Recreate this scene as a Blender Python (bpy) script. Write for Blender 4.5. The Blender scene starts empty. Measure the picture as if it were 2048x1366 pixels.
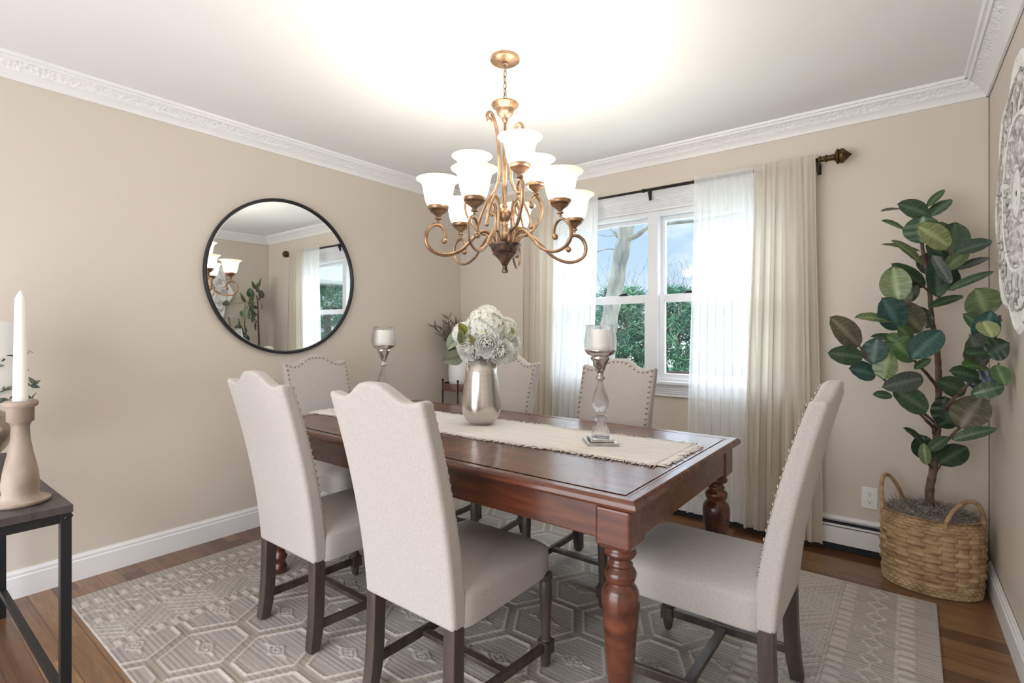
import bpy, math, random
import numpy as np
from mathutils import Vector, Matrix
R_ = math.radians
S = bpy.context.scene
COL = S.collection

# ---------------------------------------------------------------- camera
F_PX, YAW, YH, CAMH = 1030.0, R_(37.85), 663.35, 1.207
cd = bpy.data.cameras.new('camera'); cam = bpy.data.objects.new('camera', cd); COL.objects.link(cam)
cd.sensor_width = 36.0; cd.lens = 36.0 * F_PX / 2048.0
cd.shift_y = (YH - 683.0) / 2048.0
cd.clip_start = 0.02; cd.clip_end = 300
cam.location = (0, 0, CAMH); cam.rotation_euler = (R_(90), 0, YAW)
S.camera = cam

# ---------------------------------------------------------------- world, sun, daylight, fill light, exposure
S.view_settings.view_transform = 'Standard'; S.view_settings.look = 'None'
S.view_settings.gamma = 1.0; S.view_settings.exposure = 0.37
S.cycles.use_denoising = True
S.cycles.transparent_max_bounces = 24
S.cycles.sample_clamp_indirect = 6.0

W = bpy.data.worlds.new('sky'); S.world = W; W.use_nodes = True
nt = W.node_tree; nt.nodes.clear()
def N(t, typ, **kw):
    n = t.nodes.new(typ)
    for k, v in kw.items():
        if k.startswith('i_'):
            n.inputs[k[2:].replace('_', ' ')].default_value = v
        else: setattr(n, k, v)
    return n
def ramp(t, stops, interp='LINEAR'):
    r = t.nodes.new('ShaderNodeValToRGB'); r.color_ramp.interpolation = interp
    els = r.color_ramp.elements
    while len(els) < len(stops): els.new(0.5)
    for e, (p, c) in zip(els, stops):
        e.position = p; e.color = (c[0], c[1], c[2], 1) if not isinstance(c, (int, float)) else (c, c, c, 1)
    return r
tc = N(nt, 'ShaderNodeTexCoord'); sep = N(nt, 'ShaderNodeSeparateXYZ'); nt.links.new(tc.outputs['Generated'], sep.inputs[0])
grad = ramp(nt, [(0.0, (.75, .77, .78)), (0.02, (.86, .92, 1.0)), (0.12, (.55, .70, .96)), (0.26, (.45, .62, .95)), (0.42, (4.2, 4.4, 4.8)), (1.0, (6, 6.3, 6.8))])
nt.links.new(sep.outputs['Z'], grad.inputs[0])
mp = N(nt, 'ShaderNodeMapping'); mp.inputs['Scale'].default_value = (2.2, 2.2, 6.0); nt.links.new(tc.outputs['Generated'], mp.inputs[0])
cn = N(nt, 'ShaderNodeTexNoise'); cn.inputs['Scale'].default_value = 2.4; cn.inputs['Detail'].default_value = 9; cn.inputs['Roughness'].default_value = .58
nt.links.new(mp.outputs[0], cn.inputs['Vector'])
cr = ramp(nt, [(0.47, 0), (0.66, .95)]); nt.links.new(cn.outputs[0], cr.inputs[0])
mixc = N(nt, 'ShaderNodeMixRGB'); mixc.inputs[2].default_value = (1.0, 1.02, 1.06, 1)
nt.links.new(cr.outputs[0], mixc.inputs[0]); nt.links.new(grad.outputs[0], mixc.inputs[1])
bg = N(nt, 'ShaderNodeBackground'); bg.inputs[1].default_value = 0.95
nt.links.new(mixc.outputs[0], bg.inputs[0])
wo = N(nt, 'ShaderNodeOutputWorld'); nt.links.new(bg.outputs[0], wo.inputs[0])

sd = bpy.data.lights.new('sun', 'SUN'); sd.energy = 1.1; sd.angle = R_(1.0); sd.color = (1, .97, .92)
sun = bpy.data.objects.new('sun', sd); COL.objects.link(sun)
sun.rotation_euler = Vector((.8, .12, -.6)).to_track_quat('-Z', 'Y').to_euler()

# broad soft light of the bright sky on the window side
gd = bpy.data.lights.new('window_sky_light', 'SUN'); gd.energy = 2.9; gd.angle = R_(110); gd.color = (.93, .96, 1)
gl = bpy.data.objects.new('window_sky_light', gd); COL.objects.link(gl)
gl.rotation_euler = Vector((.05, -1, -.45)).to_track_quat('-Z', 'Y').to_euler()

# added fill light behind the camera, set at the opening in the front wall
ad = bpy.data.lights.new('front_fill_light', 'AREA'); ad.shape = 'RECTANGLE'; ad.size = 2.4; ad.size_y = 1.9
ad.energy = 48; ad.color = (.98, .98, 1.0)
al = bpy.data.objects.new('front_fill_light', ad); COL.objects.link(al)
al.location = (-1.45, -1.12, 1.0); al.rotation_euler = Vector((0, 1, .05)).to_track_quat('-Z', 'Y').to_euler()
CHAND_W = 2.3      # watts per bulb

# ---------------------------------------------------------------- helpers
def at(u, v, dep):
    t = (u - 1024) / F_PX; c, s = math.cos(YAW), math.sin(YAW)
    return Vector((dep * (-s + t * c), dep * (c + t * s), CAMH - (v - YH) / F_PX * dep))
def lerp(a, b, t): return a + (b - a) * t
def sm(a, b, x):
    t = max(0, min(1, (x - a) / (b - a))); return t * t * (3 - 2 * t)

class MB:
    def __init__(s): s.v = []; s.f = []; s.c = []
    def add(s, vs, fs, col=None):
        o = len(s.v); s.v += [tuple(p) for p in vs]; s.f += [tuple(i + o for i in f) for f in fs]
        if col is not None: s.c += [col] * len(vs)
        return s
    def box(s, lo, hi, M=None):
        x0, y0, z0 = lo; x1, y1, z1 = hi
        vs = [Vector(p) for p in ((x0,y0,z0),(x1,y0,z0),(x1,y1,z0),(x0,y1,z0),(x0,y0,z1),(x1,y0,z1),(x1,y1,z1),(x0,y1,z1))]
        if M: vs = [M @ p for p in vs]
        return s.add(vs, [(0,3,2,1),(4,5,6,7),(0,1,5,4),(1,2,6,5),(2,3,7,6),(3,0,4,7)])
    def bar(s, a, b, w, h, up=(0, 0, 1)):
        a = Vector(a); b = Vector(b); d = (b - a).normalized(); u = Vector(up)
        sx = d.cross(u).normalized(); uz = sx.cross(d).normalized()
        vs = []
        for p in (a, b):
            for i, j in ((-1,-1),(1,-1),(1,1),(-1,1)): vs.append(p + sx * i * w / 2 + uz * j * h / 2)
        return s.add(vs, [(3,2,1,0),(4,5,6,7),(0,1,5,4),(1,2,6,5),(2,3,7,6),(3,0,4,7)])
    def lathe(s, prof, c=(0, 0, 0), n=28, M=None, caps=True, sx=1, sy=1):
        vs = []; k = len(prof)
        for r, z in prof:
            for i in range(n):
                a = 2 * math.pi * i / n
                p = Vector((r * math.cos(a) * sx, r * math.sin(a) * sy, z))
                if M: p = M @ p
                vs.append((p[0] + c[0], p[1] + c[1], p[2] + c[2]))
        fs = []
        for j in range(k - 1):
            for i in range(n):
                i2 = (i + 1) % n
                fs.append((j*n+i, j*n+i2, (j+1)*n+i2, (j+1)*n+i))
        if caps:
            fs.append(tuple(range(n - 1, -1, -1))); fs.append(tuple((k-1)*n+i for i in range(n)))
        return s.add(vs, fs)
    def tube(s, pts, r, n=8, closed=False, flat=1.0, caps=True):
        pts = [Vector(p) for p in pts]; m = len(pts)
        rr = r if isinstance(r, (list, tuple)) else [r] * m
        T = []
        for i in range(m):
            if closed: d = pts[(i+1) % m] - pts[i-1]
            else: d = pts[min(i+1, m-1)] - pts[max(i-1, 0)]
            T.append(d.normalized() if d.length > 1e-9 else Vector((0,0,1)))
        ref = Vector((0,0,1)) if abs(T[0].z) < .9 else Vector((1,0,0))
        nrm = T[0].cross(ref).normalized(); vs = []
        for i in range(m):
            nrm = (nrm - T[i] * nrm.dot(T[i])).normalized(); b = T[i].cross(nrm)
            for k in range(n):
                a = 2 * math.pi * k / n
                vs.append(pts[i] + (nrm * math.cos(a) + b * math.sin(a) * flat) * rr[i])
        fs = []
        for i in range(m if closed else m - 1):
            i2 = (i + 1) % m
            for k in range(n):
                k2 = (k + 1) % n; fs.append((i*n+k, i*n+k2, i2*n+k2, i2*n+k))
        if not closed and caps:
            fs.append(tuple(range(n-1, -1, -1))); fs.append(tuple((m-1)*n+k for k in range(n)))
        return s.add(vs, fs)
    def sphere(s, c, r, n=10, m=6, sc=(1,1,1)):
        prof = []
        for j in range(m + 1):
            a = -math.pi/2 + math.pi * j / m
            prof.append((max(1e-5, math.cos(a)) * r, math.sin(a) * r * sc[2]))
        return s.lathe(prof, c, n, caps=False, sx=sc[0], sy=sc[1])
    def grid(s, P, col=None):      # P[j][i]
        m = len(P); n = len(P[0]); vs = [p for row in P for p in row]
        fs = [(j*n+i, j*n+i+1, (j+1)*n+i+1, (j+1)*n+i) for j in range(m-1) for i in range(n-1)]
        return s.add(vs, fs, col)
    def build(s, name, m, parent=None, smooth=False, bevel=0, org=None, segs=2, angle=None, solid=0, sub=0):
        me = bpy.data.meshes.new(name)
        vs = s.v
        if org is None and parent is not None:
            if parent.get('_w'): org = parent.location
            elif '_o' in parent.keys(): org = tuple(parent['_o'])
        if org is not None: vs = [(p[0]-org[0], p[1]-org[1], p[2]-org[2]) for p in vs]
        me.from_pydata(vs, [], s.f); me.update()
        if s.c and len(s.c) == len(s.v):
            a = me.color_attributes.new('tint', 'FLOAT_COLOR', 'POINT')
            a.data.foreach_set('color', np.array([(c[0], c[1], c[2], 1) for c in s.c], dtype=np.float32).ravel())
        if m is not None: me.materials.append(m)
        o = bpy.data.objects.new(name, me); COL.objects.link(o)
        if org is not None: o['_o'] = tuple(org)
        if parent is not None: o.parent = parent
        elif org is not None: o.location = org
        if smooth: me.shade_smooth()
        if solid:
            d = o.modifiers.new('solid', 'SOLIDIFY'); d.thickness = solid; d.offset = 0
        if sub:
            d = o.modifiers.new('sub', 'SUBSURF'); d.levels = sub; d.render_levels = sub
        if bevel:
            d = o.modifiers.new('bevel', 'BEVEL'); d.width = bevel; d.segments = segs; d.limit_method = 'ANGLE'; d.angle_limit = R_(35)
        if angle is not None:
            me.shade_smooth(); me.set_sharp_from_angle(angle=R_(angle))
        return o

def tag(o, label=None, cat=None, group=None, kind=None):
    if label: o['label'] = label
    if cat: o['category'] = cat
    if group: o['group'] = group
    if kind: o['kind'] = kind
    return o
def thing(name, loc, label, cat, group=None, world=True, rz=0):
    o = bpy.data.objects.new(name, None); COL.objects.link(o); o.location = loc; o.rotation_euler = (0, 0, rz)
    o.empty_display_size = .1
    if world: o['_w'] = 1
    return tag(o, label, cat, group)
def copy_tree(o, parent=None):
    c = o.copy(); COL.objects.link(c); c.parent = parent
    for ch in list(o.children): copy_tree(ch, c)
    return c
def struct(o): o['kind'] = 'structure'; return o

# ---------------------------------------------------------------- materials
def mat(name, col, rough=.5, metal=0, spec=None, coat=0, noise=None, bump=None, sss=0, trans=0, ior=None, emit=None, sheen=0, alpha=1, stretch=None, coat_rough=.1):
    m = bpy.data.materials.new(name); m.use_nodes = True; t = m.node_tree; b = t.nodes['Principled BSDF']
    b.inputs['Base Color'].default_value = (*col, 1); b.inputs['Roughness'].default_value = rough; b.inputs['Metallic'].default_value = metal
    if coat: b.inputs['Coat Weight'].default_value = coat; b.inputs['Coat Roughness'].default_value = coat_rough
    if sheen: b.inputs['Sheen Weight'].default_value = sheen
    if trans: b.inputs['Transmission Weight'].default_value = trans
    if ior: b.inputs['IOR'].default_value = ior
    if spec is not None: b.inputs['Specular IOR Level'].default_value = spec
    if sss: b.inputs['Subsurface Weight'].default_value = sss; b.inputs['Subsurface Radius'].default_value = (.02, .015, .01)
    if emit: b.inputs['Emission Color'].default_value = (*emit[0], 1); b.inputs['Emission Strength'].default_value = emit[1]
    c = N(t, 'ShaderNodeTexCoord'); mpn = N(t, 'ShaderNodeMapping'); t.links.new(c.outputs['Object'], mpn.inputs[0])
    if stretch: mpn.inputs['Scale'].default_value = stretch
    if noise:
        sc, lo, hi = noise
        n = N(t, 'ShaderNodeTexNoise'); n.inputs['Scale'].default_value = sc; n.inputs['Detail'].default_value = 6
        t.links.new(mpn.outputs[0], n.inputs['Vector'])
        r = ramp(t, [(0.3, lo), (0.7, hi)]); t.links.new(n.outputs[0], r.inputs[0]); t.links.new(r.outputs[0], b.inputs['Base Color'])
    if bump:
        sc, st = bump[:2]
        n = N(t, 'ShaderNodeTexNoise'); n.inputs['Scale'].default_value = sc; n.inputs['Detail'].default_value = 4
        t.links.new(mpn.outputs[0], n.inputs['Vector'])
        bp = N(t, 'ShaderNodeBump'); bp.inputs['Strength'].default_value = st; bp.inputs['Distance'].default_value = bump[2] if len(bump) > 2 else .002
        t.links.new(n.outputs[0], bp.inputs['Height']); t.links.new(bp.outputs[0], b.inputs['Normal'])
    return m
def tintmat(name, rough=.5, mul=(1,1,1), bump=None, trans=0):
    m = mat(name, (1,1,1), rough, bump=bump); t = m.node_tree; b = t.nodes['Principled BSDF']
    a = N(t, 'ShaderNodeAttribute', attribute_name='tint'); t.links.new(a.outputs['Color'], b.inputs['Base Color'])
    return m

M = {}
M['wall'] = mat('wall_paint', (.64, .58, .505), .5, noise=(1.2, (.63,.57,.495), (.65,.59,.515)), bump=(180, .08))
M['ceil'] = mat('ceiling_paint', (.84, .845, .85), .7, bump=(120, .05))
M['white'] = mat('white_trim_paint', (.82, .82, .83), .35, noise=(2, (.80,.80,.81), (.84,.84,.85)))
M['vinyl'] = mat('white_vinyl', (.80, .82, .86), .35, bump=(60,.03))
M['heater'] = mat('heater_enamel', (.78, .77, .79), .35, bump=(40,.03))
M['black_gap'] = mat('dark_gap', (.012, .013, .02), .7, bump=(40,.1))
M['fabric'] = mat('ivory_linen', (.44, .405, .38), .85, noise=(160, (.405,.37,.347), (.475,.44,.413)), bump=(420, .35, .0015), sheen=.25)
M['darkwood'] = mat('grey_brown_wood', (.055, .04, .034), .4, noise=(9, (.036,.026,.024), (.085,.062,.05)), stretch=(3,3,.4), bump=(60,.15))
M['nail'] = mat('antique_nickel', (.43, .36, .29), .3, 1.0, bump=(30,.05))
M['black_metal'] = mat('black_metal', (.018, .019, .022), .42, .4, bump=(300, .1))
M['rod'] = mat('bronze_rod', (.035, .03, .027), .45, .6, bump=(80,.1))
M['finial'] = mat('antique_gold_finial', (.06, .038, .012), .45, .6, noise=(60,(.03,.02,.008),(.14,.08,.02)))
M['steel'] = mat('brushed_steel', (.62, .58, .54), .27, 1.0, stretch=(1,1,60), bump=(3,.02), noise=(2,(.58,.54,.50),(.66,.62,.58)))
M['silver'] = mat('aged_silver', (.55, .54, .53), .25, 1.0, noise=(25,(.38,.37,.35),(.66,.65,.64)), bump=(40,.1))
def glassmat(name, col, rough, tr=.5):
    m = bpy.data.materials.new(name); m.use_nodes = True; t = m.node_tree; t.nodes.clear()
    o = N(t,'ShaderNodeOutputMaterial'); mx = N(t,'ShaderNodeMixShader'); g = N(t,'ShaderNodeBsdfGlass'); tp = N(t,'ShaderNodeBsdfTransparent')
    g.inputs['Color'].default_value = (*col,1); g.inputs['Roughness'].default_value = rough; g.inputs['IOR'].default_value = 1.35
    tp.inputs[0].default_value = (*col,1); mx.inputs[0].default_value = tr
    c = N(t,'ShaderNodeTexCoord'); v = N(t,'ShaderNodeTexVoronoi'); v.inputs['Scale'].default_value = 160; v.feature='DISTANCE_TO_EDGE'
    t.links.new(c.outputs['Object'], v.inputs['Vector'])
    bp = N(t,'ShaderNodeBump'); bp.inputs['Strength'].default_value = .35 if 'crackle' in name else .02; bp.inputs['Distance'].default_value=.002
    t.links.new(v.outputs['Distance'], bp.inputs['Height']); t.links.new(bp.outputs[0], g.inputs['Normal'])
    t.links.new(tp.outputs[0], mx.inputs[1]); t.links.new(g.outputs[0], mx.inputs[2]); t.links.new(mx.outputs[0], o.inputs[0])
    return m
M['glass_crackle'] = glassmat('crackle_glass', (.98,.98,.98), .03, .28)
M['glass_clear'] = glassmat('clear_glass', (.96,.96,.97), .01, .42)
def pane_mat():
    m = bpy.data.materials.new('window_glass'); m.use_nodes = True; t = m.node_tree; t.nodes.clear()
    o = N(t,'ShaderNodeOutputMaterial'); mx = N(t,'ShaderNodeMixShader'); g = N(t,'ShaderNodeBsdfGlossy'); tp = N(t,'ShaderNodeBsdfTransparent')
    g.inputs['Roughness'].default_value = .02; tp.inputs[0].default_value = (.93,.97,.98,1); mx.inputs[0].default_value = .04
    fr = N(t,'ShaderNodeLayerWeight'); pw = N(t,'ShaderNodeMath', operation='POWER'); pw.inputs[1].default_value = 5; ml = N(t,'ShaderNodeMath', operation='MULTIPLY_ADD'); ml.inputs[1].default_value = .5; ml.inputs[2].default_value = .025; t.links.new(fr.outputs['Facing'], pw.inputs[0]); t.links.new(pw.outputs[0], ml.inputs[0]); t.links.new(ml.outputs[0], mx.inputs[0])
    t.links.new(tp.outputs[0], mx.inputs[1]); t.links.new(g.outputs[0], mx.inputs[2]); t.links.new(mx.outputs[0], o.inputs[0]); return m
M['pane'] = pane_mat()
M['candle'] = mat('ivory_wax', (.86, .85, .80), .5, sss=.3, bump=(20,.05))
M['mirror'] = mat('mirror_glass', (.88, .90, .90), .015, 1.0, bump=(1.5,.0))
M['ceramic'] = mat('white_ceramic', (.80, .78, .80), .35, bump=(30,.04))
M['soil'] = mat('spanish_moss', (.26,.23,.20), .95, noise=(60,(.16,.135,.115),(.42,.38,.34)))
M['outlet'] = mat('white_plastic', (.85,.85,.84), .35, bump=(50,.02))
M['basket'] = mat('water_hyacinth', (.42,.26,.12), .6, noise=(14,(.24,.135,.06),(.56,.39,.21)), bump=(110,.3), stretch=(1,1,2.2))
M['bark'] = mat('brown_bark', (.12,.075,.055), .8, noise=(30,(.07,.04,.03),(.19,.13,.10)), bump=(60,.5,.004))
M['paletree'] = mat('pale_bark', (.2,.19,.17), .85, noise=(5,(.09,.10,.10),(.27,.26,.22)), bump=(12,.6,.03), stretch=(2,2,.5))
M['runner'] = mat('ivory_cotton', (.78,.74,.70), .9, noise=(14,(.66,.61,.56),(.86,.83,.79)), stretch=(.4,9,1), bump=(260,.6,.002))
M['tan'] = mat('tan_linen', (.60,.50,.36), .8, bump=(300,.2))
M['console_top'] = mat('charcoal_laminate', (.05,.04,.042), .5, noise=(14,(.036,.03,.032),(.075,.06,.06)), stretch=(1,5,1))
M['candle_wood'] = mat('whitewashed_wood', (.29,.22,.17), .6, noise=(9,(.20,.14,.10),(.42,.34,.27)), stretch=(1.5,1.5,.7), bump=(25,.15))
M['stand_wood'] = mat('red_stained_wood', (.12,.045,.035), .5, noise=(10,(.075,.03,.03),(.20,.09,.06)))
M['bronze'] = mat('bronze_gold', (.30,.185,.11), .38, .75, noise=(28,(.20,.125,.08),(.44,.28,.17)), bump=(90,.12))
M['bronze_dark'] = mat('bronze_dark', (.14,.085,.06), .38, .7, noise=(50,(.05,.035,.03),(.26,.17,.12)), bump=(70,.4))
# chandelier glass: lit alabaster
def shade_mat(name, st):
    m = bpy.data.materials.new(name); m.use_nodes = True; t = m.node_tree; t.nodes.clear()
    o = N(t,'ShaderNodeOutputMaterial'); mx = N(t,'ShaderNodeMixShader'); ad_ = N(t,'ShaderNodeAddShader')
    tr = N(t,'ShaderNodeBsdfTranslucent'); df = N(t,'ShaderNodeBsdfPrincipled'); em = N(t,'ShaderNodeEmission')
    tr.inputs[0].default_value = (.95,.90,.80,1); df.inputs['Base Color'].default_value = (.86,.80,.68,1); df.inputs['Roughness'].default_value = .3
    c = N(t,'ShaderNodeTexCoord'); sp = N(t,'ShaderNodeSeparateXYZ'); t.links.new(c.outputs['Object'], sp.inputs[0])
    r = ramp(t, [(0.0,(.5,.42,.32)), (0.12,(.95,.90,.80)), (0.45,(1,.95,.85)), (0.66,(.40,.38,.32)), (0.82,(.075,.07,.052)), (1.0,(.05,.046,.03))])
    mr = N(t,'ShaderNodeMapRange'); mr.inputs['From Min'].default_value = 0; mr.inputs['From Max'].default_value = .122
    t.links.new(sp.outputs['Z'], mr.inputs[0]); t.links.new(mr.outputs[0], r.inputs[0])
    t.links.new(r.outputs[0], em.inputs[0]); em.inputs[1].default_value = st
    mx.inputs[0].default_value = .88
    t.links.new(tr.outputs[0], mx.inputs[1]); t.links.new(df.outputs[0], mx.inputs[2])
    t.links.new(mx.outputs[0], ad_.inputs[0]); t.links.new(em.outputs[0], ad_.inputs[1]); t.links.new(ad_.outputs[0], o.inputs[0]); return m
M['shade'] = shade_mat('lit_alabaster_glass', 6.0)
def sheer_mat(name, col, tr_f, op):
    m = bpy.data.materials.new(name); m.use_nodes = True; t = m.node_tree; t.nodes.clear()
    o = N(t,'ShaderNodeOutputMaterial'); m1 = N(t,'ShaderNodeMixShader'); m2 = N(t,'ShaderNodeMixShader')
    tp = N(t,'ShaderNodeBsdfTransparent'); tl = N(t,'ShaderNodeBsdfTranslucent'); df = N(t,'ShaderNodeBsdfDiffuse')
    tl.inputs[0].default_value = (*col,1); df.inputs[0].default_value = (*col,1)
    m1.inputs[0].default_value = tr_f
    t.links.new(df.outputs[0], m1.inputs[1]); t.links.new(tl.outputs[0], m1.inputs[2])
    c = N(t,'ShaderNodeTexCoord'); mpn = N(t,'ShaderNodeMapping'); mpn.inputs['Scale'].default_value = (60, 60, 6); n = N(t,'ShaderNodeTexNoise'); n.inputs['Scale'].default_value = 4
    t.links.new(c.outputs['Object'], mpn.inputs[0]); t.links.new(mpn.outputs[0], n.inputs['Vector'])
    r = N(t,'ShaderNodeMapRange'); r.inputs['To Min'].default_value = op - .06; r.inputs['To Max'].default_value = min(1, op + .06); t.links.new(n.outputs[0], r.inputs[0])
    t.links.new(r.outputs[0], m2.inputs[0]); t.links.new(tp.outputs[0], m2.inputs[1]); t.links.new(m1.outputs[0], m2.inputs[2])
    t.links.new(m2.outputs[0], o.inputs[0]); return m
M['sheer'] = sheer_mat('white_sheer_voile', (.96,.96,.96), .6, .76)
M['tanc'] = sheer_mat('tan_linen_panel', (.76,.70,.605), .42, 1.0)
def wood_table():
    m = mat('mahogany', (.14,.045,.022), .22, coat=.4, coat_rough=.16); t = m.node_tree; b = t.nodes['Principled BSDF']
    c = N(t,'ShaderNodeTexCoord'); mpn = N(t,'ShaderNodeMapping'); mpn.inputs['Scale'].default_value = (1.0, 9, 9); t.links.new(c.outputs['Object'], mpn.inputs[0])
    n = N(t,'ShaderNodeTexNoise'); n.inputs['Scale'].default_value = 3.2; n.inputs['Detail'].default_value = 8; n.inputs['Distortion'].default_value = .25; t.links.new(mpn.outputs[0], n.inputs['Vector'])
    r = ramp(t, [(0.25,(.040,.010,.006)), (0.5,(.095,.024,.010)), (0.78,(.19,.056,.020))]); t.links.new(n.outputs[0], r.inputs[0]); t.links.new(r.outputs[0], b.inputs['Base Color'])
    n2 = N(t,'ShaderNodeTexNoise'); n2.inputs['Scale'].default_value = 7; n2.inputs['Detail'].default_value = 3; t.links.new(c.outputs['Object'], n2.inputs['Vector'])
    r2 = N(t,'ShaderNodeMapRange'); r2.inputs['To Min'].default_value=.25; r2.inputs['To Max'].default_value=.30; t.links.new(n2.outputs[0], r2.inputs[0]); t.links.new(r2.outputs[0], b.inputs['Roughness'])
    bp = N(t,'ShaderNodeBump'); bp.inputs['Strength'].default_value=.02; bp.inputs['Distance'].default_value=.002; t.links.new(n2.outputs[0], bp.inputs['Height']); t.links.new(bp.outputs[0], b.inputs['Normal'])
    return m
M['table'] = wood_table()
def floor_mat():
    m = mat('oak_floor', (.2,.1,.05), .32, coat=.25, coat_rough=.15); t = m.node_tree; b = t.nodes['Principled BSDF']
    c = N(t,'ShaderNodeTexCoord'); br = N(t,'ShaderNodeTexBrick')
    br.inputs['Scale'].default_value = 1; br.inputs['Brick Width'].default_value = .62; br.inputs['Row Height'].default_value = .083; br.inputs['Mortar Size'].default_value = .0012; br.inputs['Mortar Smooth'].default_value = .3
    br.offset = .37; br.offset_frequency = 3; br.squash = 1.25; br.squash_frequency = 2
    br.inputs['Color1'].default_value = (0,0,0,1); br.inputs['Color2'].default_value = (1,1,1,1); br.inputs['Mortar'].default_value = (.5,.5,.5,1)
    t.links.new(c.outputs['Object'], br.inputs['Vector'])
    mpn = N(t,'ShaderNodeMapping'); mpn.inputs['Scale'].default_value = (1.6, 22, 1); t.links.new(c.outputs['Object'], mpn.inputs[0])
    addv = N(t,'ShaderNodeVectorMath', operation='ADD'); mul = N(t,'ShaderNodeVectorMath', operation='SCALE'); mul.inputs['Scale'].default_value = 7
    t.links.new(br.outputs['Color'], mul.inputs[0]); t.links.new(mpn.outputs[0], addv.inputs[0]); t.links.new(mul.outputs[0], addv.inputs[1])
    n = N(t,'ShaderNodeTexNoise'); n.inputs['Scale'].default_value = 2.2; n.inputs['Detail'].default_value = 8; n.inputs['Distortion'].default_value = 1.2; t.links.new(addv.outputs[0], n.inputs['Vector'])
    r1 = ramp(t, [(0.0,(.115,.056,.030)), (.35,(.17,.085,.042)), (.7,(.235,.125,.058)), (1,(.30,.165,.075))]); t.links.new(br.outputs['Color'], r1.inputs[0])
    r2 = ramp(t, [(0.3,(.62,.58,.56)), (0.65,(1.08,1.05,1.0))]); t.links.new(n.outputs[0], r2.inputs[0])
    mm = N(t,'ShaderNodeMixRGB', blend_type='MULTIPLY'); mm.inputs[0].default_value = 1; t.links.new(r1.outputs[0], mm.inputs[1]); t.links.new(r2.outputs[0], mm.inputs[2])
    m2 = N(t,'ShaderNodeMixRGB'); m2.inputs[2].default_value = (.03,.015,.01,1); t.links.new(br.outputs['Fac'], m2.inputs[0]); t.links.new(mm.outputs[0], m2.inputs[1])
    t.links.new(m2.outputs[0], b.inputs['Base Color'])
    bp = N(t,'ShaderNodeBump', invert=True); bp.inputs['Strength'].default_value=.3; bp.inputs['Distance'].default_value=.002; t.links.new(br.outputs['Fac'], bp.inputs['Height']); t.links.new(bp.outputs[0], b.inputs['Normal'])
    return m
M['floor'] = floor_mat()
def crown_mat():
    m = mat('embossed_crown', (.84,.84,.86), .4); t = m.node_tree; b = t.nodes['Principled BSDF']
    c = N(t,'ShaderNodeTexCoord'); v = N(t,'ShaderNodeTexVoronoi'); v.inputs['Scale'].default_value = 62; t.links.new(c.outputs['Object'], v.inputs['Vector'])
    n = N(t,'ShaderNodeTexNoise'); n.inputs['Scale'].default_value = 45; t.links.new(c.outputs['Object'], n.inputs['Vector'])
    ad2 = N(t,'ShaderNodeMath', operation='ADD'); t.links.new(v.outputs['Distance'], ad2.inputs[0]); t.links.new(n.outputs[0], ad2.inputs[1])
    bp = N(t,'ShaderNodeBump'); bp.inputs['Strength'].default_value=.8; bp.inputs['Distance'].default_value=.006; t.links.new(ad2.outputs[0], bp.inputs['Height']); t.links.new(bp.outputs[0], b.inputs['Normal']); return m
M['crown'] = crown_mat()

# ---------------------------------------------------------------- room shell
XL, YD, CEIL = -3.21, 3.38, 2.435
YF = -1.25
def XR(y): return .292 - .0203 * (y - YD)       # right wall leans a little off square
WX0, WX1, WZ0, WZ1 = -2.27, -.53, .875, 2.03    # window hole
T_ = .14
f = MB(); f.box((XL - T_, YF - T_, -.08), (.55, YD + T_, 0)); struct(f.build('floor', M['floor']))
f = MB(); f.box((XL - T_, YF - T_, CEIL), (.55, YD + T_, CEIL + .1)); struct(f.build('ceiling', M['ceil']))
f = MB(); f.box((XL - T_, YF - T_, 0), (XL, YD + T_, CEIL)); struct(f.build('wall_left', M['wall']))
w = MB()
w.box((XL, YD, 0), (WX0, YD + T_, CEIL)); w.box((WX1, YD, 0), (XR(YD), YD + T_, CEIL))
w.box((WX0, YD, 0), (WX1, YD + T_, WZ0)); w.box((WX0, YD, WZ1), (WX1, YD + T_, CEIL))
struct(w.build('wall_back', M['wall']))
w = MB(); a0, a1 = XR(YF), XR(YD)
w.add([(a0,YF,0),(a0+T_,YF,0),(a1+T_,YD+T_,0),(a1,YD+T_,0),(a0,YF,CEIL),(a0+T_,YF,CEIL),(a1+T_,YD+T_,CEIL),(a1,YD+T_,CEIL)],
      [(0,3,2,1),(4,5,6,7),(0,1,5,4),(1,2,6,5),(2,3,7,6),(3,0,4,7)])
struct(w.build('wall_right', M['wall']))
w = MB(); w.box((XL, YF - T_, 0), (-2.75, YF, CEIL)); w.box((-.25, YF - T_, 0), (a0, YF, CEIL)); w.box((-2.75, YF - T_, 2.1), (-.25, YF, CEIL))
struct(w.build('wall_front', M['wall']))
# crown moulding: plain cove, embossed band, bead
def crown(name, fn, L0, L1):
    smooth_prof = [(0,.092),(.010,.092),(.014,.084),(.020,.070),(.030,.060),(.036,.056)]
    emb = [(.036,.056),(.040,.049),(.052,.037),(.066,.026),(.072,.022)]
    bead = [(.072,.022),(.076,.026),(.082,.022),(.084,.014),(.094,.014),(.099,.007),(.10,0)]
    out = []
    for k, prof in enumerate((smooth_prof, emb, bead)):
        b = MB(); P = [[fn(s, d, CEIL - z) for s in np.linspace(L0, L1, 2)] for d, z in prof]
        b.grid(P); out.append((b, k))
    base = MB()
    for b, k in out:
        if k != 1: base.add(b.v, b.f)
    root = struct(base.build(name, M['white'], angle=50))
    e = out[1][0].build('embossed_band', M['crown'], root, smooth=True); return root
crown('trim_1', lambda s, d, z: (XL + d, s, z), YF, YD)
crown('trim_2', lambda s, d, z: (s, YD - d, z), XL, XR(YD))
crown('trim_3', lambda s, d, z: (XR(s) - d, s, z), YF, YD)
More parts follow.
